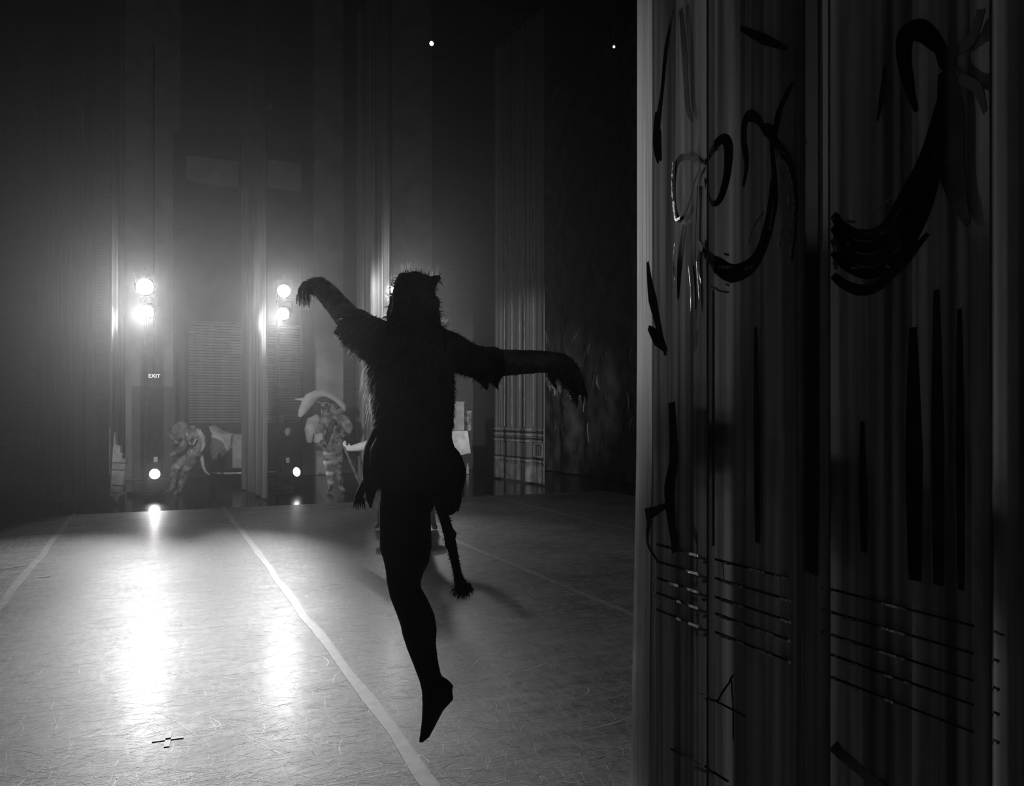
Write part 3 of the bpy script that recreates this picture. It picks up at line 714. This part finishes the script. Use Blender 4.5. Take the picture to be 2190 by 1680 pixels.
# claws of the gloves
cl = [((638, 630), (634, 650), .44), ((644, 638), (640, 655), .41), ((652, 642), (650, 658), .39), ((661, 644), (661, 658), .37), ((672, 598), (660, 599), .37)]
for (a, c, dd) in cl:
    MB().tube([at(*a, D + dd), at((a[0] + c[0]) / 2 - 1, (a[1] + c[1]) / 2, D + dd), at(*c, D + dd)], [.007, .0055, .001], n=8).build('claw', M_PALE, dn)
for (a, c, dd) in [((1250, 834), (1256, 858), .01), ((1243, 841), (1247, 866), -.005), ((1233, 850), (1233, 874), -.012), ((1222, 844), (1226, 862), -.02), ((1185, 822), (1190, 834), -.02)]:
    dd += .34 * min(1, max(0, (a[0] - 940) / 270))
    MB().tube([at(*a, D + dd), at((a[0] + c[0]) / 2 + 1.5, (a[1] + c[1]) / 2, D + dd), at(*c, D + dd)], [.0075, .0055, .001], n=8).build('claw', mat('black_claw', .02, .4), dn)
# hood with ears
b = MB()
limb(b, [(893, 590, 26, -.02, .05), (893, 595, 40, -.02, .085), (888, 610, 43, -.02, .1), (885, 632, 47, -.02, .105), (888, 655, 50, -.02, .105), (887.5, 675, 54, -.02, .105), (886, 692, 58, -.02, .11), (886, 706, 66, -.015, .12), (886, 722, 76, -.01, .125)], D, 22)
limb(b, [(912, 614, 14, -.02, .03), (923, 603, 13, -.02, .026), (933, 596, 9, -.02, .018), (942, 591, 4, -.02, .01)], D, 10)
limb(b, [(862, 606, 13, -.02, .03), (859, 597, 10, -.02, .02), (856, 592, 5, -.02, .01)], D, 10)
limb(b, [(845, 640, 9, .02, .04), (838, 650, 6, .03, .03), (834, 672, 7, .02, .03), (832, 688, 5, .01, .03)], D, 10)
limb(b, [(900, 594, 10, 0, .03), (884, 592, 10, 0, .03), (866, 594, 8, 0, .03)], D, 10)
hood = b.build('hood', M_TUNIC, dn, voxel=.006, relax=2)
fur('hood_fur', hood, M_FUR, dn, 900, .012, .03, .45, .0016, 2)
fur('hood_rim_fringe', hood, M_PALE, dn, 320, .025, .05, -.3, .0016, 3, flat=True, pick=lambda c, n: n.z > .55 and (c - at(880, 600, D)).dot(FWD) > -.02)  # rim light on the hood put into pale hair tips
# tunic
b = MB()
limb(b, [(886, 700, 58, 0, .1), (886, 716, 82, 0, .115), (881, 738, 93, 0, .125), (879, 760, 95, 0, .13), (878, 780, 94, 0, .13), (880, 812, 92, 0, .13), (884, 840, 89, 0, .128), (885, 866, 88, 0, .125), (886, 890, 85, 0, .122), (887, 908, 83, 0, .12), (886, 918, 80, 0, .118)], D, 26)
for k, (x, y, r_) in enumerate([(972, 735, 10), (968, 722, 12), (970, 830, 6), (971, 868, 6), (968, 900, 6)]):
    b.ball(at(x - r_ * .8, y, D), r_ * D / FPX, 10, 7)
tun = b.build('tunic', M_TUNIC, dn, voxel=.008, relax=2)
fur('tunic_fur', tun, M_FUR, dn, 2200, .008, .024, 1.2, .0014, 5)
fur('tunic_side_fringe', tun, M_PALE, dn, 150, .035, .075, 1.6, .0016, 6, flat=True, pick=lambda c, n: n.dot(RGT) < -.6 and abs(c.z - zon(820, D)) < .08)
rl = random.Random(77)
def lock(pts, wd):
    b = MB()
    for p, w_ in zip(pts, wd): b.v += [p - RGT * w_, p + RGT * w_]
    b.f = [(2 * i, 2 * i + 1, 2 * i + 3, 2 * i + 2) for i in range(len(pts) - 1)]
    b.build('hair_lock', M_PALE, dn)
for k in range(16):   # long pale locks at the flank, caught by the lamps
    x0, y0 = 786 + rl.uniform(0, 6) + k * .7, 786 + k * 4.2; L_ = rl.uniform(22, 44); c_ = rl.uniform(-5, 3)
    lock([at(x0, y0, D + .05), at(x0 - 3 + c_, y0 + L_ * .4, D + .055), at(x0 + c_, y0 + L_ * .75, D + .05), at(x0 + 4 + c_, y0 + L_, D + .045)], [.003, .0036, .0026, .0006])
for k in range(22):   # pale tufts standing for rim light along the crown of the hood
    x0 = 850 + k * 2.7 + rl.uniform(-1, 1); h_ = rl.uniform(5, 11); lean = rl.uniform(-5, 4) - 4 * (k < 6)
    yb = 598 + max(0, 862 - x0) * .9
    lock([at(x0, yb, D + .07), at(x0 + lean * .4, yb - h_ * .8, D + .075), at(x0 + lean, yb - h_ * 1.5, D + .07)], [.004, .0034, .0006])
# belt with buckle, peplum
b = MB(); limb(b, [(885, 907, 85, 0, .126), (885, 917, 84, 0, .126)], D, 30); b.build('belt', mat('belt_leather', .012, .85, noise=.2, spec=.1), dn)
bp_ = at(850, 911, D - .112)
MB().tube([bp_ + RGT * -.009 + UP * .011, bp_ + RGT * .009 + UP * .011, bp_ + RGT * .009 - UP * .011, bp_ + RGT * -.009 - UP * .011, bp_ + RGT * -.009 + UP * .011], .0022, n=6).build('buckle', M_STEEL, dn)
b = MB(); NT, NR = 72, 16
hwl = lambda y: [(912, 83, 79), (935, 93, 78), (955, 102, 82), (972, 105, 97), (1005, 107, 108), (1030, 104, 106), (1050, 100, 99), (1075, 94, 97), (1100, 88, 88)]
def side(y, right):
    T = hwl(y)
    for (a, l0, r0), (c, l1, r1) in zip(T, T[1:]):
        if a <= y <= c:
            u = (y - a) / (c - a); return (r0 + (r1 - r0) * u) if right else (l0 + (l1 - l0) * u)
    return T[-1][2] if right else T[-1][1]
for j in range(NR + 1):
    for k in range(NT):
        q = 2 * math.pi * k / NT; c_, s_ = math.cos(q), math.sin(q)
        yb = 1040 + (52 * min(1, max(0, c_ - .25) * 2.2) if c_ > 0 else 46 * max(0, -c_) ** 9) + 3 * math.sin(9 * q)
        y = 912 + (yb - 912) * j / NR
        hw = side(y, c_ > 0) * (1 + .02 * math.sin(11 * q) * j / NR)
        dp = (.12 + .035 * math.sin(min(1, j / NR * 1.3) * math.pi / 2)) * (1 + .05 * math.sin(13 * q) * j / NR)
        b.v.append(at(885 + c_ * hw, y, D) + FWD * (s_ * dp))
for j in range(NR):
    for k in range(NT):
        k2 = (k + 1) % NT; b.f.append((j * NT + k, j * NT + k2, (j + 1) * NT + k2, (j + 1) * NT + k))
pep = b.build('peplum', mat('black_velvet', .014, .85, noise=.4, scale=5, stretch=(5, 5, .6), spec=.15), dn)
md = pep.modifiers.new('thickness', 'SOLIDIFY'); md.thickness = .006
fur('peplum_fur', pep, M_FUR, dn, 420, .012, .03, 1.0, .0015, 9)
for pts in ([(806, 935), (794, 960), (790, 1000)], [(880, 925), (862, 960), (850, 985)]):
    MB().tube([at(x, y, D - .13) for x, y in pts], [.002, .0035, .0015], n=6).build('piping', mat('dull_braid', .09, .5, noise=.4), dn)
# flared sleeves
b = MB()
limb(b, [(838, 745, 50, -.01, .085), (808, 732, 50, .02, .085), (782, 718, 46, .08, .075), (762, 704, 43, .13, .07), (752, 694, 41, .16, .06)], D, 20)
limb(b, [(746, 722, 16, .13, .04), (728, 712, 10, .13, .03), (713, 710, 2, .13, .006)], D, 10)
limb(b, [(776, 676, 14, .17, .04), (784, 682, 11, .15, .04), (790, 694, 6, .12, .03)], D, 10)
sl = b.build('sleeve', M_TUNIC, dn, voxel=.007, relax=1)
fur('sleeve_fur', sl, M_FUR, dn, 700, .008, .02, .7, .0014, 12)
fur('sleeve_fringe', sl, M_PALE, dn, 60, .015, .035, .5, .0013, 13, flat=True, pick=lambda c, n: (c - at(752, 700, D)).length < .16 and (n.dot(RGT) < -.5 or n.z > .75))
b = MB()
limb(b, RA([(930, 745, 46, -.01, .085), (965, 752, 42, 0, .08), (1000, 768, 35, .02, .07), (1032, 778, 37, .04, .07), (1054, 780, 40, .045, .07), (1064, 780, 36, .045, .06)]), D, 20)
limb(b, RA([(1030, 805, 16, .03, .04), (1038, 820, 9, .03, .03), (1041, 834, 3, .03, .012)]), D, 10)
limb(b, RA([(1058, 805, 9, .03, .03), (1061, 820, 6, .03, .02), (1064, 832, 2, .03, .008)]), D, 10)
sl = b.build('sleeve', M_TUNIC, dn, voxel=.007, relax=1)
fur('sleeve_fur', sl, M_FUR, dn, 800, .008, .02, .5, .0014, 14)
# furry forearm gloves
b = MB(); limb(b, [(758, 694, 31, .17, .055), (740, 675, 28, .23, .048), (720, 651, 25, .29, .043), (703, 631, 24, .335, .04), (690, 618, 22, .37, .034)], D, 18)
gl = b.build('fur_glove', M_FURG, dn); fur('glove_fur', gl, M_FURG, dn, 1100, .008, .02, .1, .0014, 21, flat=True)
b = MB(); limb(b, RA([(1048, 776, 32, .05, .052), (1085, 775, 28, .045, .048), (1120, 774, 26, .03, .045), (1155, 773, 24, .015, .04), (1182, 774, 23, 0, .034), (1200, 780, 25, 0, .028), (1216, 792, 22, 0, .024)]), D, 18)
gl = b.build('fur_glove', M_FUR, dn); fur('glove_fur', gl, M_FUR, dn, 1500, .008, .024, .15, .0015, 22)
b = MB(); limb(b, RA([(1176, 802, 11, .03, .02), (1184, 818, 14, .03, .02), (1195, 828, 10, .03, .016), (1199, 812, 10, .03, .02)]), D, 12)
mt = MB(); limb(mt, RA([(1192, 778, 27, 0, .034), (1208, 787, 26, 0, .034), (1222, 800, 22, 0, .032), (1232, 816, 17, 0, .028), (1240, 832, 10, 0, .02), (1248, 848, 4, 0, .01)]), D, 14)
limb(mt, RA([(1205, 800, 16, -.01, .026), (1216, 822, 11, -.012, .02), (1225, 844, 6, -.012, .014), (1233, 868, 2, -.012, .006)]), D, 12)
limb(mt, RA([(1180, 790, 12, -.01, .022), (1180, 808, 9, -.015, .018), (1184, 822, 4, -.018, .01)]), D, 10)
mt = mt.build('mitten', M_FUR, dn, voxel=.006, relax=1); fur('mitten_fur', mt, M_FUR, dn, 600, .008, .022, .4, .0014, 26)
pf = b.build('palm_tuft', M_PALE, dn); fur('palm_fur', pf, M_PALE, dn, 150, .015, .032, 1.6, .0014, 23, flat=True)
mt = MB(); limb(mt, [(690, 614, 21, .37, .03), (676, 612, 20, .39, .03), (662, 614, 16, .4, .026), (652, 620, 10, .41, .02)], D, 12)
limb(mt, [(694, 606, 8, .36, .02), (678, 600, 8, .37, .02), (662, 602, 5, .38, .014), (656, 606, 2, .38, .008)], D, 10)
mt = mt.build('mitten', M_FUR, dn, voxel=.006, relax=1); fur('mitten_fur', mt, M_FUR, dn, 350, .006, .016, .4, .0013, 27)
b = MB(); limb(b, [(638, 634, 8, .47, .014), (648, 638, 11, .47, .016), (662, 637, 9, .46, .014)], D, 12)
pf = b.build('palm_tuft', M_PALE, dn); fur('palm_fur', pf, M_PALE, dn, 110, .012, .03, 1.5, .0014, 24, flat=True)
# tail
b = MB()
limb(b, [(930, 1055, 11, -.15), (942, 1085, 11, -.14), (951, 1110, 11.5, -.13), (960, 1140, 12, -.125), (967, 1170, 11, -.12), (973, 1200, 9.5, -.12), (979, 1228, 9.5, -.12), (985, 1250, 14, -.12), (988, 1264, 9, -.12)], D, 12)
limb(b, [(985, 1255, 9, -.12), (998, 1254, 8, -.12), (1007, 1248, 4, -.12)], D, 10)
limb(b, [(968, 1150, 6, -.125), (974, 1141, 4, -.125), (972, 1132, 1, -.125)], D, 8)
limb(b, [(957, 1150, 5, -.125), (953, 1162, 3, -.125), (953, 1173, 1, -.125)], D, 8)
tl = b.build('tail', M_BODY, dn, voxel=.005, relax=1)
fur('tail_tuft', tl, M_FUR, dn, 420, .014, .035, .3, .0016, 31, pick=lambda c, n: c.z < zon(1238, D))
fur('tail_fur', tl, M_FUR, dn, 250, .008, .016, .5, .0014, 32)
# frayed ribbon hanging from the coat
b = MB()
limb(b, [(786, 1015, 6, -.04), (776, 1040, 7, -.04), (769, 1058, 9, -.04), (766, 1068, 9, -.04)], D, 10)
for k in range(6):
    limb(b, [(762 + k * 3, 1064, 2.2, -.04), (758 + k * 4.2, 1076, 2, -.04), (756 + k * 5, 1086 + (k % 3) * 2, .6, -.04)], D, 6)
b.build('ribbon_tassel', M_BODY, dn)

# ------------------------------------------------------------------ the dancer in white, mostly hidden behind the leap
D2 = 9.72
M_WHT = mat('white_costume', .8, .7, noise=.08, scale=9)
ps = thing('person', at(868, 1132, D2), 'person in white tights and sleeves standing behind the leaping dancer, one arm held out', 'person'); ps.location.z = 0
b = MB()
limb(b, [(868, 1005, 24, 0, .1), (868, 980, 25, 0, .11), (868, 950, 20, 0, .09), (868, 920, 26, 0, .1), (868, 900, 27, 0, .09), (868, 886, 12, 0, .06), (868, 872, 9, 0, .05)], D2, 16)
h2 = at(868, 856, D2); b.ball(h2, V((.08, .095, .118)), 16, 10); face(b, h2, .115, -FWD)
limb(b, [(858, 1000, 15, 0), (838, 1045, 14, 0), (820, 1072, 11, 0), (816, 1095, 9, 0), (812, 1118, 6, 0)], D2)
limb(b, [(812, 1118, 6, 0), (806, 1124, 5.5, -.06), (802, 1129, 2, -.14)], D2, 10)
limb(b, [(878, 1000, 15, 0), (900, 1045, 14, 0), (916, 1080, 11, 0), (922, 1104, 9, 0), (927, 1122, 6.5, 0)], D2)
limb(b, [(927, 1120, 6, 0), (930, 1127, 6, -.05), (934, 1130, 2.5, -.12)], D2, 10)
limb(b, [(848, 903, 12, 0), (826, 925, 10, 0), (805, 945, 10, .02), (780, 953, 10, .04), (760, 957, 8, .06), (748, 959, 6, .07), (742, 958, 6, .08)], D2)
for k, (x, y) in enumerate([(733, 946), (735.5, 942), (738.5, 941), (741, 944)]):
    finger(b, [(742 - k * .5, 957 - k, .08), ((742 + x) / 2 - 2, (957 + y) / 2, .08 + k * .012), (x, y, .08 + k * .015)], D2, 2.6, 1.6)
finger(b, [(744, 957, .07), (746, 951, .06), (747, 947, .05)], D2, 2.4, 1.6)
limb(b, [(888, 903, 12, 0), (908, 925, 10, .03), (920, 905, 8, .12), (925, 885, 7, .2)], D2)
for k in range(5): finger(b, [(925, 887, .2), (923 + k * 2, 876, .2), (922 + k * 2.4, 868, .2)], D2, 2.4, 1.5)
wb = b.build('body', M_WHT, ps, voxel=.012, relax=1); eyes(h2, .115, -FWD, wb)
b = MB(); b.ball(h2 + FWD * .02 + UP * .03, V((.09, .1, .105)), 16, 10); b.ball(h2 + FWD * .1 + UP * .07, .045); b.build('hair', mat('dark_hair', .03, .5, noise=.3, scale=30), ps)
b = MB(); N = 48
for j in range(6):
    for k in range(N):
        q = 2 * math.pi * k / N; rr = .12 + .075 * j; zz = zon(985, D2) - .03 * j + .015 * math.sin(q * 12) * j / 5
        b.v.append(V((at(868, 985, D2).x, at(868, 985, D2).y, 0)) + V((math.cos(q) * rr * .62, math.sin(q) * rr * .62, zz)))
for j in range(5):
    for k in range(N): b.f.append((j * N + k, j * N + (k + 1) % N, (j + 1) * N + (k + 1) % N, (j + 1) * N + k))
b.build('skirt', M_WHT, ps)

# ------------------------------------------------------------------ person in the wide pale hat
D3 = 14.5
M_P1 = mat('patched_costume', .22, .85, noise=.8, scale=9)
M_P2 = mat('pale_costume_cloth', .6, .85, noise=.25, scale=6)
M_P3 = mat('dark_costume_cloth', .06, .85, noise=.5, scale=8)
M_FACE = mat('powdered_skin', .45, .6, noise=.1)
p3 = thing('person', at(712, 1050, D3), 'person in a wide pale hat and puffed sleeves standing in the far wings', 'person'); p3.location.z = 0
b = MB()
limb(b, [(713, 965, 20, 0, .13), (711, 950, 21, 0, .14), (706, 930, 22, 0, .14), (702, 908, 25, 0, .15), (700, 893, 22, 0, .12), (698, 882, 9, 0, .06), (697, 875, 8, 0, .06)], D3, 16)
h3 = at(697, 866, D3); b.ball(h3, V((.09, .1, .125)), 16, 10); face(b, h3, .12, -FWD + RGT * .3)
limb(b, [(704, 958, 12, 0), (703, 985, 11, 0), (704, 1003, 8.5, 0), (706, 1020, 8, 0), (708, 1038, 5.5, 0)], D3); limb(b, [(708, 1040, 5.5, 0), (704, 1046, 5, -.1), (700, 1050, 3, -.2)], D3, 10)
limb(b, [(722, 958, 12, 0), (724, 988, 11, .02), (725, 1006, 8.5, .03), (727, 1024, 8, .03), (728, 1042, 5.5, .03)], D3); limb(b, [(728, 1043, 5.5, .03), (733, 1046, 5, -.05), (738, 1049, 3, -.12)], D3, 10)
limb(b, [(684, 896, 10, 0), (672, 914, 9, -.02), (670, 930, 8, -.08), (680, 942, 6.5, -.15), (690, 945, 6, -.18)], D3)
limb(b, [(722, 896, 10, 0), (738, 908, 9, -.02), (742, 922, 7.5, -.06), (732, 930, 6, -.12), (727, 931, 5.5, -.14)], D3)
for (x, y, dd, sx) in ((692, 945, -.18, 1), (725, 931, -.14, -1)):
    for k in range(4): finger(b, [(x, y - 2 + k * 2, dd), (x + sx * 5, y - 1 + k * 2, dd - .03), (x + sx * 7, y + 2 + k * 2, dd - .02)], D3, 1.7, 1.2)
    finger(b, [(x, y - 3, dd), (x + sx * 2, y - 7, dd - .02), (x + sx * 4, y - 9, dd - .02)], D3, 1.6, 1.2)
bd = b.build('body', M_P1, p3, voxel=.016, relax=1); eyes(h3, .12, -FWD + RGT * .3, bd)
b = MB(); limb(b, [(640, 891, 4, -.1, .03), (645, 882, 8, -.1, .07), (654, 866, 12, -.05, .13), (664, 853, 14, 0, .18), (678, 845, 12, 0, .2), (694, 842, 10, 0, .2), (712, 849, 9, 0, .18), (726, 860, 8, 0, .13), (735, 870, 6, 0, .08), (737, 879, 2, 0, .03)], D3, 16)
limb(b, [(672, 850, 6, 0, .1), (654, 853, 4, 0, .06), (640, 854, 2.6, 0, .03), (629, 853, 1, 0, .01)], D3, 10)
b.build('hat', mat('pale_felt', .7, .8, noise=.1, scale=5, trans=.2), p3, voxel=.014, relax=1)
b = MB(); limb(b, [(683, 852, 9, -.04, .1), (700, 848, 12, -.06, .12), (718, 858, 8, -.04, .1), (724, 874, 5, -.02, .08)], D3, 12); limb(b, [(680, 862, 7, .02, .08), (678, 884, 8, .04, .08), (686, 900, 6, .04, .06)], D3, 10); b.build('hair', M_P3, p3, voxel=.015)
b = MB(); limb(b, [(684, 892, 10, 0), (670, 903, 15, -.02), (664, 920, 13, -.06), (664, 934, 10, -.1), (662, 946, 5, -.1)], D3, 14); b.build('puffed_sleeve', M_P2, p3)
b = MB(); limb(b, [(724, 893, 10, 0), (738, 900, 13, -.02), (745, 915, 11, -.04), (742, 926, 7, -.08)], D3, 14); b.build('puffed_sleeve', mat('mid_costume_cloth', .3, .85, noise=.5, scale=8), p3)
b = MB(); limb(b, [(682, 926, 9, -.17, .04), (682, 936, 11, -.18, .05), (679, 947, 8, -.18, .04)], D3, 12); b.build('cuff', M_P2, p3)
for (x, y, r_) in ((695, 948, 15), (703, 968, 13), (703, 988, 12), (706, 1012, 9.5), (707.5, 1031, 8)):
    b = MB(); limb(b, [(x, y - 4, r_ * .98, 0), (x, y + 4, r_ * .95, 0)], D3, 14); b.build('sock_stripe', M_P2, p3)
b = MB(); limb(b, [(716, 896, 4, -.15, .02), (706, 915, 6, -.17, .02), (699, 940, 6, -.17, .02), (694, 955, 4, -.15, .02)], D3, 10); b.build('scarf', M_P3, p3)
b = MB(); limb(b, [(690, 940, 26, 0, .17), (712, 940, 26, 0, .17)], D3, 8)
b = MB(); limb(b, [(711, 930, 24, 0, .165), (713, 948, 26, 0, .18), (714, 962, 24, 0, .17)], D3, 16); b.build('breeches', M_P1, p3)
stf = MB(); limb(stf, [(718, 916, 2.4, -.22), (740, 966, 2.6, -.22), (757, 1005, 3, -.22), (774, 1045, 3, -.22)], D3, 10)
st_ = stf.build('staff', M_P1); tag(st_, 'thin mottled staff held slanting down by the person in a wide pale hat', 'staff')
# ------------------------------------------------------------------ person bending over beside the low lamp
D4 = 14.1
p4_ = thing('person', at(385, 1055, D4), 'person in a patched costume bending over beside the low lamp, tail hanging behind', 'person'); p4_.location.z = 0
b = MB()
limb(b, [(414, 972, 15, 0, .13), (424, 958, 16, 0, .14), (428, 942, 16, -.03, .15), (420, 928, 16, -.08, .15), (407, 921, 14, -.14, .12), (399, 921, 7, -.2, .06), (392, 922, 7, -.24, .06)], D4, 16)
h4 = at(385, 924, D4 - .28); b.ball(h4, V((.1, .1, .115)), 16, 10); face(b, h4, .112, -RGT * .8 - UP * .35 - FWD * .3)
limb(b, [(414, 970, 14, -.02), (406, 988, 12, -.08), (398, 1004, 9, -.12), (392, 1022, 8.5, -.08), (385, 1044, 5.5, -.04)], D4); limb(b, [(385, 1047, 5.5, -.04), (378, 1053, 4.5, -.1), (371, 1057, 3, -.14)], D4, 10)
limb(b, [(412, 968, 14, .08), (393, 984, 12, .05), (374, 1002, 9, .02), (370, 1022, 8, .1), (369, 1042, 5.5, .16)], D4); limb(b, [(369, 1043, 5.5, .16), (362, 1047, 4.5, .12), (357, 1050, 3, .08)], D4, 10)
limb(b, [(410, 926, 9, -.2), (398, 942, 8, -.3), (388, 958, 7, -.34), (376, 966, 5.5, -.38), (370, 970, 5, -.4)], D4)
limb(b, [(408, 922, 9, .05), (392, 936, 8, .02), (376, 944, 7, -.02), (368, 934, 5.5, -.06), (364, 926, 5, -.08)], D4)
for (x, y, dd) in ((369, 971, -.4), (363, 924, -.08)):
    for k in range(4): finger(b, [(x, y - 2 + k * 1.6, dd), (x - 5, y - 2 + k * 2, dd), (x - 7, y + 1 + k * 2, dd)], D4, 1.7, 1.2)
    finger(b, [(x, y - 3, dd), (x - 1, y - 7, dd), (x - 3, y - 9, dd)], D4, 1.6, 1.2)
bd = b.build('body', M_P1, p4_, voxel=.016, relax=1); eyes(h4, .112, -RGT * .8 - UP * .35 - FWD * .3, bd)
b = MB(); limb(b, [(396, 912, 9, -.2, .09), (386, 911, 12, -.28, .11), (376, 917, 9, -.3, .09), (373, 927, 5, -.3, .06)], D4, 12); limb(b, [(388, 905, 4, -.2, .02), (393, 899, 2, -.2, .01)], D4, 8); b.build('headdress', mat('mid_costume_cloth', .3), p4_, voxel=.014)
MB().tube([at(x, y, D4 - .16) for x, y in ((412, 918), (426, 922), (434, 936), (436, 952), (430, 966))], [.03, .045, .045, .035, .02], n=8).build('trim', M_P2, p4_)
MB().tube([at(x, y, D4 - .3) for x, y in ((400, 925), (401, 938), (407, 949), (414, 950), (419, 938))], .018, n=8).build('necklace', M_P2, p4_)
for (x0, y0, x1, y1, r_) in ((416, 962, 410, 974, 9), (398, 1003, 396, 1012, 9), (390, 1026, 388, 1034, 7), (382, 994, 378, 1000, 8)):
    b = MB(); limb(b, [(x0, y0, r_, -.06 - .0), (x1, y1, r_, -.06)], D4, 12); b.build('patch', M_P2, p4_)
MB().tube([at(x, y, D4 + .05) for x, y in ((429, 962), (432, 980), (435, 998), (440, 1008), (448, 1015))], [.03, .035, .03, .025, .012], n=8).build('tail', M_P2, p4_)

# ================================================================== PROPS IN THE WINGS
# prop trolley with a cloth thrown over it
DC = 16.2
tr = thing('prop_trolley', at(485, 1034, DC), 'dark prop trolley with a pale rail and end panel standing behind the leg curtain', 'trolley'); tr.location.z = 0
def quad(name, m, x0, y0, x1, y1, d, th, parent):
    MB().prism([at(x0, y0, d), at(x1, y0, d), at(x1, y1, d), at(x0, y1, d)], FWD * th).build(name, m, parent, smooth=False)
quad('body', M_DARKPANEL, 446, 906, 590, 1004, DC, .6, tr)
quad('end_panel', mat('grey_panel_paint', .35, .7, noise=.3, scale=4), 497, 928, 526, 1000, DC - .03, .03, tr)
MB().tube([at(444, 1011, DC - .06), at(480, 1012, DC - .06), at(592, 1009, DC - .06)], .02, n=8).build('rail', mat('pale_tube', .6, .5, noise=.2), tr)
for x in (455, 580):
    c = at(x, 1018, DC + .1); c.z = .07
    MB().tube([c - FWD * .03, c + FWD * .03], .07, n=16).build('wheel', M_METAL, tr)
b = MB(); N = 40
outl = [(446, 911), (457, 909), (474, 922), (499, 928), (494, 932), (494, 954), (483, 967), (475, 976), (468, 965), (465, 979), (454, 984), (448, 955), (453, 928)]
b.prism([at(x, y, DC - .16 - .05 * math.sin(i * 2.1)) for i, (x, y) in enumerate(outl)], FWD * .1)
o = b.build('draped_cloth', M_P2); tag(o, 'white cloth draped over the side of the dark prop trolley', 'cloth')
# small table under a white cloth, boxes on it
DT = 15.2
tb_ = thing('side_table', at(960, 1040, DT), 'small side table under a white cloth beside the hip of the leaping dancer', 'table'); tb_.location.z = 0
zt = zon(921, DT); c0 = at(950, 921, DT)
b = MB(); Mx = Matrix.Rotation(.1, 3, 'Z')
top = [c0 + Mx @ V((x * .36, y * .28, 0)) for x, y in ((-1, -1), (1, -1), (1, 1), (-1, 1))]
bot = [c0 + Mx @ V((x * .40, y * .33, -(.55 if k % 2 == 0 else .42))) for k, (x, y) in enumerate(((-1, -1), (1, -1), (1, 1), (-1, 1)))]
b.add(top + bot, [(0, 1, 2, 3), (0, 4, 5, 1), (1, 5, 6, 2), (2, 6, 7, 3), (3, 7, 4, 0)])
o = b.build('tablecloth', M_P2, tb_, smooth=False); md = o.modifiers.new('t', 'SOLIDIFY'); md.thickness = .012
for x, y in ((-1, -1), (1, -1), (1, 1), (-1, 1)):
    q = c0 + Mx @ V((x * .3, y * .22, -.03)); MB().tube([q, V((q.x, q.y, 0))], .02, n=8).build('leg', M_METAL, tb_)
def small_box(px, py, wpx, hpx, dd, m, label):
    c = at(px, py, DT + dd); zb = zt + .007; h_ = hpx * DT / FPX
    c.z = zb + h_ / 2
    t = thing('prop_box', (c.x, c.y, zb), label, 'box')
    MB().box(c, (wpx * DT / FPX, .2, h_), Mx).build('carton', m, t, smooth=False)
    MB().box(c + V((0, 0, h_ / 2 + .008)), (wpx * DT / FPX + .02, .22, .016), Mx).build('lid', m, t, smooth=False)
small_box(977, 888, 24, 60, 0, mat('grey_carton', .3, .8, noise=.2), 'tall pale box standing on the white-clothed side table')
small_box(998, 890, 10, 40, .05, M_P1, 'short mottled box on the side table edge next to the tall pale one')
# bottle on the floor
q = floor_pt(1000, 1013); q.z = 0
bt = thing('bottle', q, 'small pale bottle standing on the floor beside the column-painted curtain', 'bottle')
MB().tube([q + UP * z for z in (0, .01, .15, .19, .22)], [.03, .034, .034, .02, .014], n=12).build('body', M_P2, bt)
MB().tube([q + UP * .22, q + UP * .25], .018, n=10).build('cap', M_WHITE, bt)
